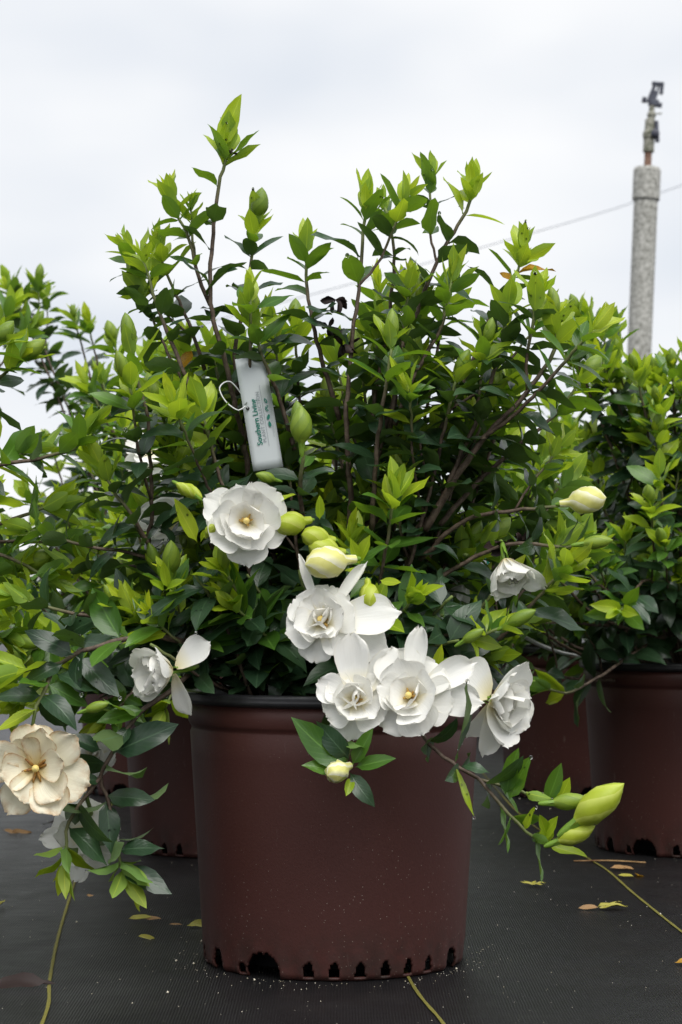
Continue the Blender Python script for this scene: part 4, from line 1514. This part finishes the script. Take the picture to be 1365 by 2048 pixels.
# ------------------------------------------------------------------ plant tag
def plant_tag(origin, up, normal, label, Lh=.112, Wd=.030, tie=True):
    root = empty('plant_tag', origin, label, 'tag', 'white plant tags')
    up = up.normalized()
    n = (normal - up * normal.dot(up)).normalized()
    x = up.cross(n).normalized()
    m = Matrix(((x.x, up.x, n.x, origin.x), (x.y, up.y, n.y, origin.y), (x.z, up.z, n.z, origin.z), (0, 0, 0, 1)))
    root.matrix_world = m
    # card: local x = right, y = up, z = towards the reader, gently bowed
    v, f = [], []
    nx, ny = 6, 12
    for j in range(ny + 1):
        for i in range(nx + 1):
            X = -Wd / 2 + Wd * i / nx
            v.append((X, Lh * j / ny, -.9 * X * X / Wd * .3))
    for j in range(ny):
        for i in range(nx):
            a = j * (nx + 1) + i
            f.append((a, a + 1, a + nx + 2, a + nx + 1))
    c = obj('card', mesh_from('card', v, f, [M['card']]), root)
    sm = c.modifiers.new('thick', 'SOLIDIFY')
    sm.thickness = .0004

    def text(s, size, x0, y0, mat, off=0.0, space=1.0):
        cu = bpy.data.curves.new('lettering', 'FONT')
        cu.body = s
        cu.size = size
        cu.offset = off
        cu.space_character = space
        cu.extrude = .00005
        cu.materials.append(M[mat])
        tmp = bpy.data.objects.new('lettering_curve', cu)
        COL.objects.link(tmp)
        bpy.context.view_layer.update()
        me = bpy.data.meshes.new_from_object(tmp.evaluated_get(bpy.context.evaluated_depsgraph_get()))
        bpy.data.objects.remove(tmp)
        o = bpy.data.objects.new('lettering', me)
        COL.objects.link(o)
        o.parent = root
        o.rotation_euler = (0, 0, PI / 2)
        o.location = (x0, y0, .0005)
        return o
    text('Southern Living', .0072, -.0020, .024, 'print_green', .00012)
    text('PLANT COLLECTION', .0047, .0024, .026, 'print_grey', .0, 1.15)
    v, f = box(.0042, .052, .0005, .0003, .060, .0001)
    obj('rule', mesh_from('rule', [(p[0], p[1], p[2]) for p in v], f, [M['print_grey']], smooth=False), root)

    def leafmark(cx, cy, a, s, ring):
        vv, ff = [], []
        N_ = 16
        for k in range(N_):
            t = 2 * PI * k / N_
            e = (math.cos(t) * s, math.sin(t) * s * .52 * (1 - .15 * math.cos(t)))
            for q in ((1, .45) if ring else (1, .0)):
                xx, yy = e[0] * q, e[1] * q
                vv.append((cx + xx * math.cos(a) - yy * math.sin(a), cy + xx * math.sin(a) + yy * math.cos(a), .0006))
        for k in range(N_):
            b = (k + 1) % N_
            ff.append((2 * k, 2 * b, 2 * b + 1, 2 * k + 1))
        obj('leaf_mark', mesh_from('leaf_mark', vv, ff, [M['print_green']], smooth=False), root)
    leafmark(.0078, .0660, 1.9, .0026, True)
    leafmark(.0080, .0600, .7, .0020, True)
    leafmark(.0076, .0570, 2.4, .0020, True)
    leafmark(.0080, .0500, 1.2, .0028, False)
    leafmark(.0082, .0430, 1.7, .0028, False)
    for k, (yy0, ln) in enumerate([(.030, .040), (.034, .034), (.050, .046), (.054, .044)]):
        v, f = box(.0105 + .0011 * (k % 4), yy0 + ln / 2, .0004, .00022, ln, .0001)
        obj('small_print', mesh_from('small_print', v, f, [M['print_grey']], smooth=False), root)
    # eyelet and tie
    v, f = lathe([(.0001, .0006), (.0016, .0006), (.0018, .0002)], 14)
    o = obj('eyelet', mesh_from('eyelet', v, f, [M['rim']]), root)
    o.location = (-.0108, .061, .0)
    if tie:
        ps = catmull([Vector((-.0108, .061, .0008)), Vector((-.014, .063, .004)), Vector((-.021, .060, .004)), Vector((-.031, .070, .001)), Vector((-.034, .085, -.004)), Vector((-.022, .090, -.008)), Vector((-.012, .074, -.007)), Vector((-.0108, .061, -.001))], .003)
        v, f = tube(ps, [.0007] * len(ps), 6)
        obj('tie', mesh_from('tie', v, f, [M['white_plastic']]), root)
    return root


t0, t1 = W(538, 938, 1.955), W(501, 714, 1.955)
plant_tag(t0, t1 - t0, Vector((.25, -1, .05)), 'white plant tag with green lettering tied to a stem of the tall shrub', Lh=(t1 - t0).length)
t2, t3 = W(985, 1200, 2.35), W(960, 1120, 2.35)
plant_tag(t2, t3 - t2, Vector((-.2, -1, .2)), 'white plant tag deep in the leaves behind the nodding cream blossom', Lh=.10, tie=False)

# ------------------------------------------------------------------ white strip across the rims
ps = catmull([W(1032, 1262, 2.70), W(1070, 1285, 2.73), W(1115, 1303, 2.77), W(1150, 1311, 2.81), W(1182, 1316, 2.85)], .01)
v, f = tube(ps, [.0026] * len(ps), 6)
me = mesh_from('plastic_strip', v, f, [M['white_plastic']])
obj('plastic_strip', me, None, 'thin white plastic strip lying from pot rim to pot rim', 'strip')

# ------------------------------------------------------------------ sprinkler post
SD = 8.9
K = SD / FPX                      # metres per photo pixel at the post
base = G(1251, 1348)
base = W(1251, 1349, SD)
top = W(1295, 337, SD)
base.z = 0
post = empty('sprinkler_post', base, 'tall lichen covered post carrying a dark impact sprinkler', 'sprinkler')
ax = (top - base)
Hh = ax.length
ax.normalize()
yv = Vector((0, 1, 0))
xv = yv.cross(ax).normalized()
yv = ax.cross(xv).normalized()
post.matrix_world = Matrix(((xv.x, yv.x, ax.x, base.x), (xv.y, yv.y, ax.y, base.y), (xv.z, yv.z, ax.z, base.z), (0, 0, 0, 1)))


def plathe(name, prof, mat, x=0.0, seg=28):
    pr2 = []
    for (r0_, z0_), (r1_, z1_) in zip(prof, prof[1:]):
        for q_ in (0, .02, .5, .98):
            pr2.append((r0_ + (r1_ - r0_) * q_, z0_ + (z1_ - z0_) * q_))
    v, f = lathe(pr2 + [prof[-1]], seg)
    v = [(p[0] + x, p[1], p[2]) for p in v]
    return obj(name, mesh_from(name, v, f, [M[mat]]), post)


def hz(py):
    return Hh - (py - 337) * K


plathe('sleeve', [(24 * K, 0), (24 * K, hz(396)), (.001, hz(396))], 'lichen')
plathe('collar', [(23.5 * K, hz(401)), (27.5 * K, hz(401)), (27.5 * K, hz(342)), (25 * K, hz(336)), (.001, hz(335.5))], 'lichen')
plathe('riser_pipe', [(7.5 * K, hz(338)), (7.5 * K, hz(300)), (.001, hz(300))], 'rust', .5 * K, 16)
plathe('coupling', [(10.5 * K, hz(304)), (11.5 * K, hz(303)), (11 * K, hz(278)), (13 * K, hz(274)), (13 * K, hz(264)), (10 * K, hz(260)), (9.5 * K, hz(238)), (6 * K, hz(235)), (.001, hz(235))], 'lichen2', 1 * K, 18)
v, f = join([box(15.5 * K, -4 * K, hz(262), 8 * K, 9 * K, 44 * K, .10)])
hd = obj('valve_lever', mesh_from('valve_lever', v, f, [M['dark_plastic']], smooth=False), post)
bv = hd.modifiers.new('b', 'BEVEL'); bv.width = 2 * K; bv.segments = 2
v, f = lathe([(.001, -9 * K), (7 * K, -9 * K), (9 * K, -5 * K), (9 * K, 3 * K), (.001, 3 * K)], 14)
kn = obj('valve_knob', mesh_from('valve_knob', [(p[0] + 11 * K, p[2] - 9 * K, p[1] + hz(268)) for p in v], f, [M['dark_plastic']]), post)
plathe('neck', [(7 * K, hz(240)), (7.5 * K, hz(232)), (9 * K, hz(230)), (9 * K, hz(225)), (6 * K, hz(222)), (5.5 * K, hz(204)), (.001, hz(204))], 'lichen2', 4 * K, 16)
ps = [Vector((8 * K, -4 * K, hz(226))), Vector((16 * K, -5 * K, hz(226))), Vector((23 * K, -5 * K, hz(225)))]
v, f = tube(ps, [1.6 * K, 1.4 * K, 2.2 * K], 8)
obj('pin', mesh_from('pin', v, f, [M['lichen2']]), post)


def head_piece(name, rects, mat='dark_plastic'):
    parts = []
    for x, y, w_, h_, dep, rot in rects:
        parts.append(box((x - 1297) * K, 0, hz(y), w_ * K, dep * K, h_ * K, rot))
    V, F = join(parts)
    o = obj(name, mesh_from(name, V, F, [M[mat]], smooth=False), post)
    b = o.modifiers.new('b', 'BEVEL')
    b.width = 1.2 * K
    b.segments = 2
    return o


head_piece('nozzle_body', [(1304, 203, 20, 13, 13, -.12), (1302, 190, 16, 24, 11, -.28)])
head_piece('swing_arm', [(1285, 198, 9, 11, 9, -.15), (1293, 201, 12, 4, 6, -.15), (1315, 207, 12, 9, 10, -.10)])
head_piece('bridge', [(1301, 178, 7, 34, 8, -.35), (1310, 181, 4, 26, 6, -.20), (1311, 164, 24, 7, 11, -.04), (1319, 174, 7, 22, 9, -.03)])

# ------------------------------------------------------------------ overhead cable
WD_ = 40.0
cp = [W(-700, 850, WD_), W(190, 695, WD_), W(555, 607, WD_), W(1050, 470, WD_), W(1365, 370, WD_), W(2100, 90, WD_)]
ps = catmull(cp, 1.0)
v, f = tube(ps, [.011] * len(ps), 6)
obj('overhead_cable', mesh_from('overhead_cable', v, f, [M['wire']]), None, 'thin grey cable sagging across the sky behind the post', 'cable')


# ------------------------------------------------------------------ litter on the fabric
def litter(name, px_, py_, label, cat, pieces, lift=.0):
    """pieces: (dx, dy, length m, heading deg, class, var, material, width scale)"""
    c = G(px_, py_)
    root = empty(name, c, label, cat, 'fallen bits on the weed fabric')
    for dx, dy, ln, hd_, cls, var, mat, ws in pieces:
        v, f, uv, _ = LEAF[cls][var]
        me = mesh_from('blade', v, f, [M[mat]], uvs=uv)
        o = obj('blade', me, root)
        h = math.radians(hd_)
        m = basis_matrix(Vector((dx, dy, .003 + lift)), Vector((math.cos(h), math.sin(h), .10)), Vector((0, -.45, 1)), ln * 1.3)
        o.matrix_local = m @ Matrix.Diagonal((ws, 1, 1, 1))
    return root


litter('fallen_petal', 275, 1843, 'yellow fallen petal with a brown end, on bare fabric', 'petal', [(-.010, 0, .020, -5, 'mid', 1, 'leaf_green_dry', .8), (.006, 0, .016, -12, 'mid', 2, 'leaf_brown', .9)])
litter('fallen_leaf', 290, 1879, 'small curled green leaf beside the yellow petal', 'leaf', [(-.008, 0, .018, 8, 'mature', 9, 'leaf_green_dry', .6)])
litter('fallen_bud', 392, 1856, 'yellow green fallen bud touching the front pot', 'bud', [(-.010, 0, .020, 6, 'young', 3, 'leaf_green_dry', .9), (-.014, .001, .012, 175, 'mid', 2, 'leaf_brown', .6)])
litter('dry_flake', 178, 1799, 'tan dry flake next to the yellow stripe', 'flake', [(0, 0, .010, 80, 'mid', 1, 'leaf_brown', 1.6)])
litter('fallen_leaf', -3, 1815, 'thin pale green leaf lying alone between stripe and bed edge', 'leaf', [(0, -.03, .026, 75, 'young', 1, 'leaf_green_dry', .7)])
litter('fallen_leaf', 28, 1975, 'black rotten leaf lying flat near the yellow stripe', 'leaf', [(-.02, 0, .038, -4, 'mature', 1, 'petal_dry', .9), (.010, 0, .022, 10, 'mature', 3, 'petal_dry', .5)])
litter('fallen_calyx', 1068, 1774, 'green star shaped fallen calyx below the low branch', 'calyx', [(0, 0, .013, a, 'tender', i % 5, 'leaf_green_dry', .8) for i, a in enumerate((175, 130, 80, 20, 320))])
litter('fallen_calyx', 1205, 1820, 'green and brown fallen calyx lying by itself on the fabric', 'calyx', [(-.006, 0, .026, 25, 'young', 2, 'leaf_green_dry', .7), (-.004, -.002, .026, 5, 'young', 4, 'leaf_green_dry', .7), (-.004, 0, .018, 185, 'mid', 3, 'leaf_brown', .7)])
litter('fallen_petal', 1248, 1741, 'tan shrivelled petal before the scuffed pot', 'petal', [(-.018, 0, .030, 8, 'mid', 6, 'leaf_brown', .7), (.0, .002, .016, 30, 'mature', 8, 'leaf_brown', 1.0)])
litter('fallen_leaf', 1275, 1755, 'curled yellow leaf before the scuffed pot', 'leaf', [(0, -.006, .028, 75, 'mature', 9, 'leaf_yellow', .8), (-.006, -.012, .016, 160, 'mid', 2, 'leaf_green_dry', .9)])
litter('fallen_leaf', 1362, 1931, 'orange brown leaf scrap lying alone beyond the fallen calyx', 'leaf', [(-.006, 0, .024, 5, 'mature', 4, 'leaf_yellow', .8)])
litter('fallen_leaf', 40, 1668, 'brown crumpled leaves under the fading blossom', 'leaf', [(-.012, 0, .03, 20, 'mature', 8, 'leaf_brown', .7), (.0, .01, .026, 150, 'mature', 10, 'leaf_brown', .7), (-.03, .02, .026, -30, 'mature', 6, 'leaf_brown', .5)])
litter('fallen_leaf', 110, 1652, 'dark leaf lying near the crumpled brown leaves', 'leaf', [(-.02, 0, .036, 12, 'mature', 2, 'petal_dry', .6)])
a_, b_ = G(1148, 1722, .002), G(1292, 1725, .002)
v, f = tube(catmull([a_, a_.lerp(b_, .5) + Vector((0, .004, .001)), b_], .01), [.0010] * len(catmull([a_, a_.lerp(b_, .5), b_], .01)), 6)
obj('dry_stalk', mesh_from('dry_stalk', v, f, [M['leaf_brown']]), None, 'thin straw coloured stalk lying before the scuffed pot', 'stalk')

# grit: fertiliser grains and sand
gr2 = random.Random(8)
V, F = [], []
for k in range(900):
    if k < 240:
        a = gr2.uniform(0, 2 * PI)
        r = .128 + abs(gr2.gauss(0, .018)) + .002
        x, y = FL[0] + r * math.cos(a), FL[1] + r * math.sin(a)
    else:
        y = gr2.uniform(1.55, 3.6)
        x = gr2.uniform(-.18, .18) * y
    s = gr2.choice([.00025, .0003, .0004, .0005, .0006]) * gr2.uniform(.7, 1.3)
    if gr2.random() < .02:
        s = .0014
    b = len(V)
    V += [(x + s, y, s), (x, y + s, s), (x - s, y, s * .9), (x, y - s, s), (x, y, 2 * s), (x, y, .0003)]
    F += [tuple(b + i for i in t) for t in ((0, 1, 4), (1, 2, 4), (2, 3, 4), (3, 0, 4), (1, 0, 5), (2, 1, 5), (3, 2, 5), (0, 3, 5))]
obj('grit', mesh_from('grit', V, F, [M['grit']]), None, 'pale grit and fertiliser grains scattered over the black fabric', 'grit', kind='stuff')
print('OBJECTS', len(bpy.data.objects))
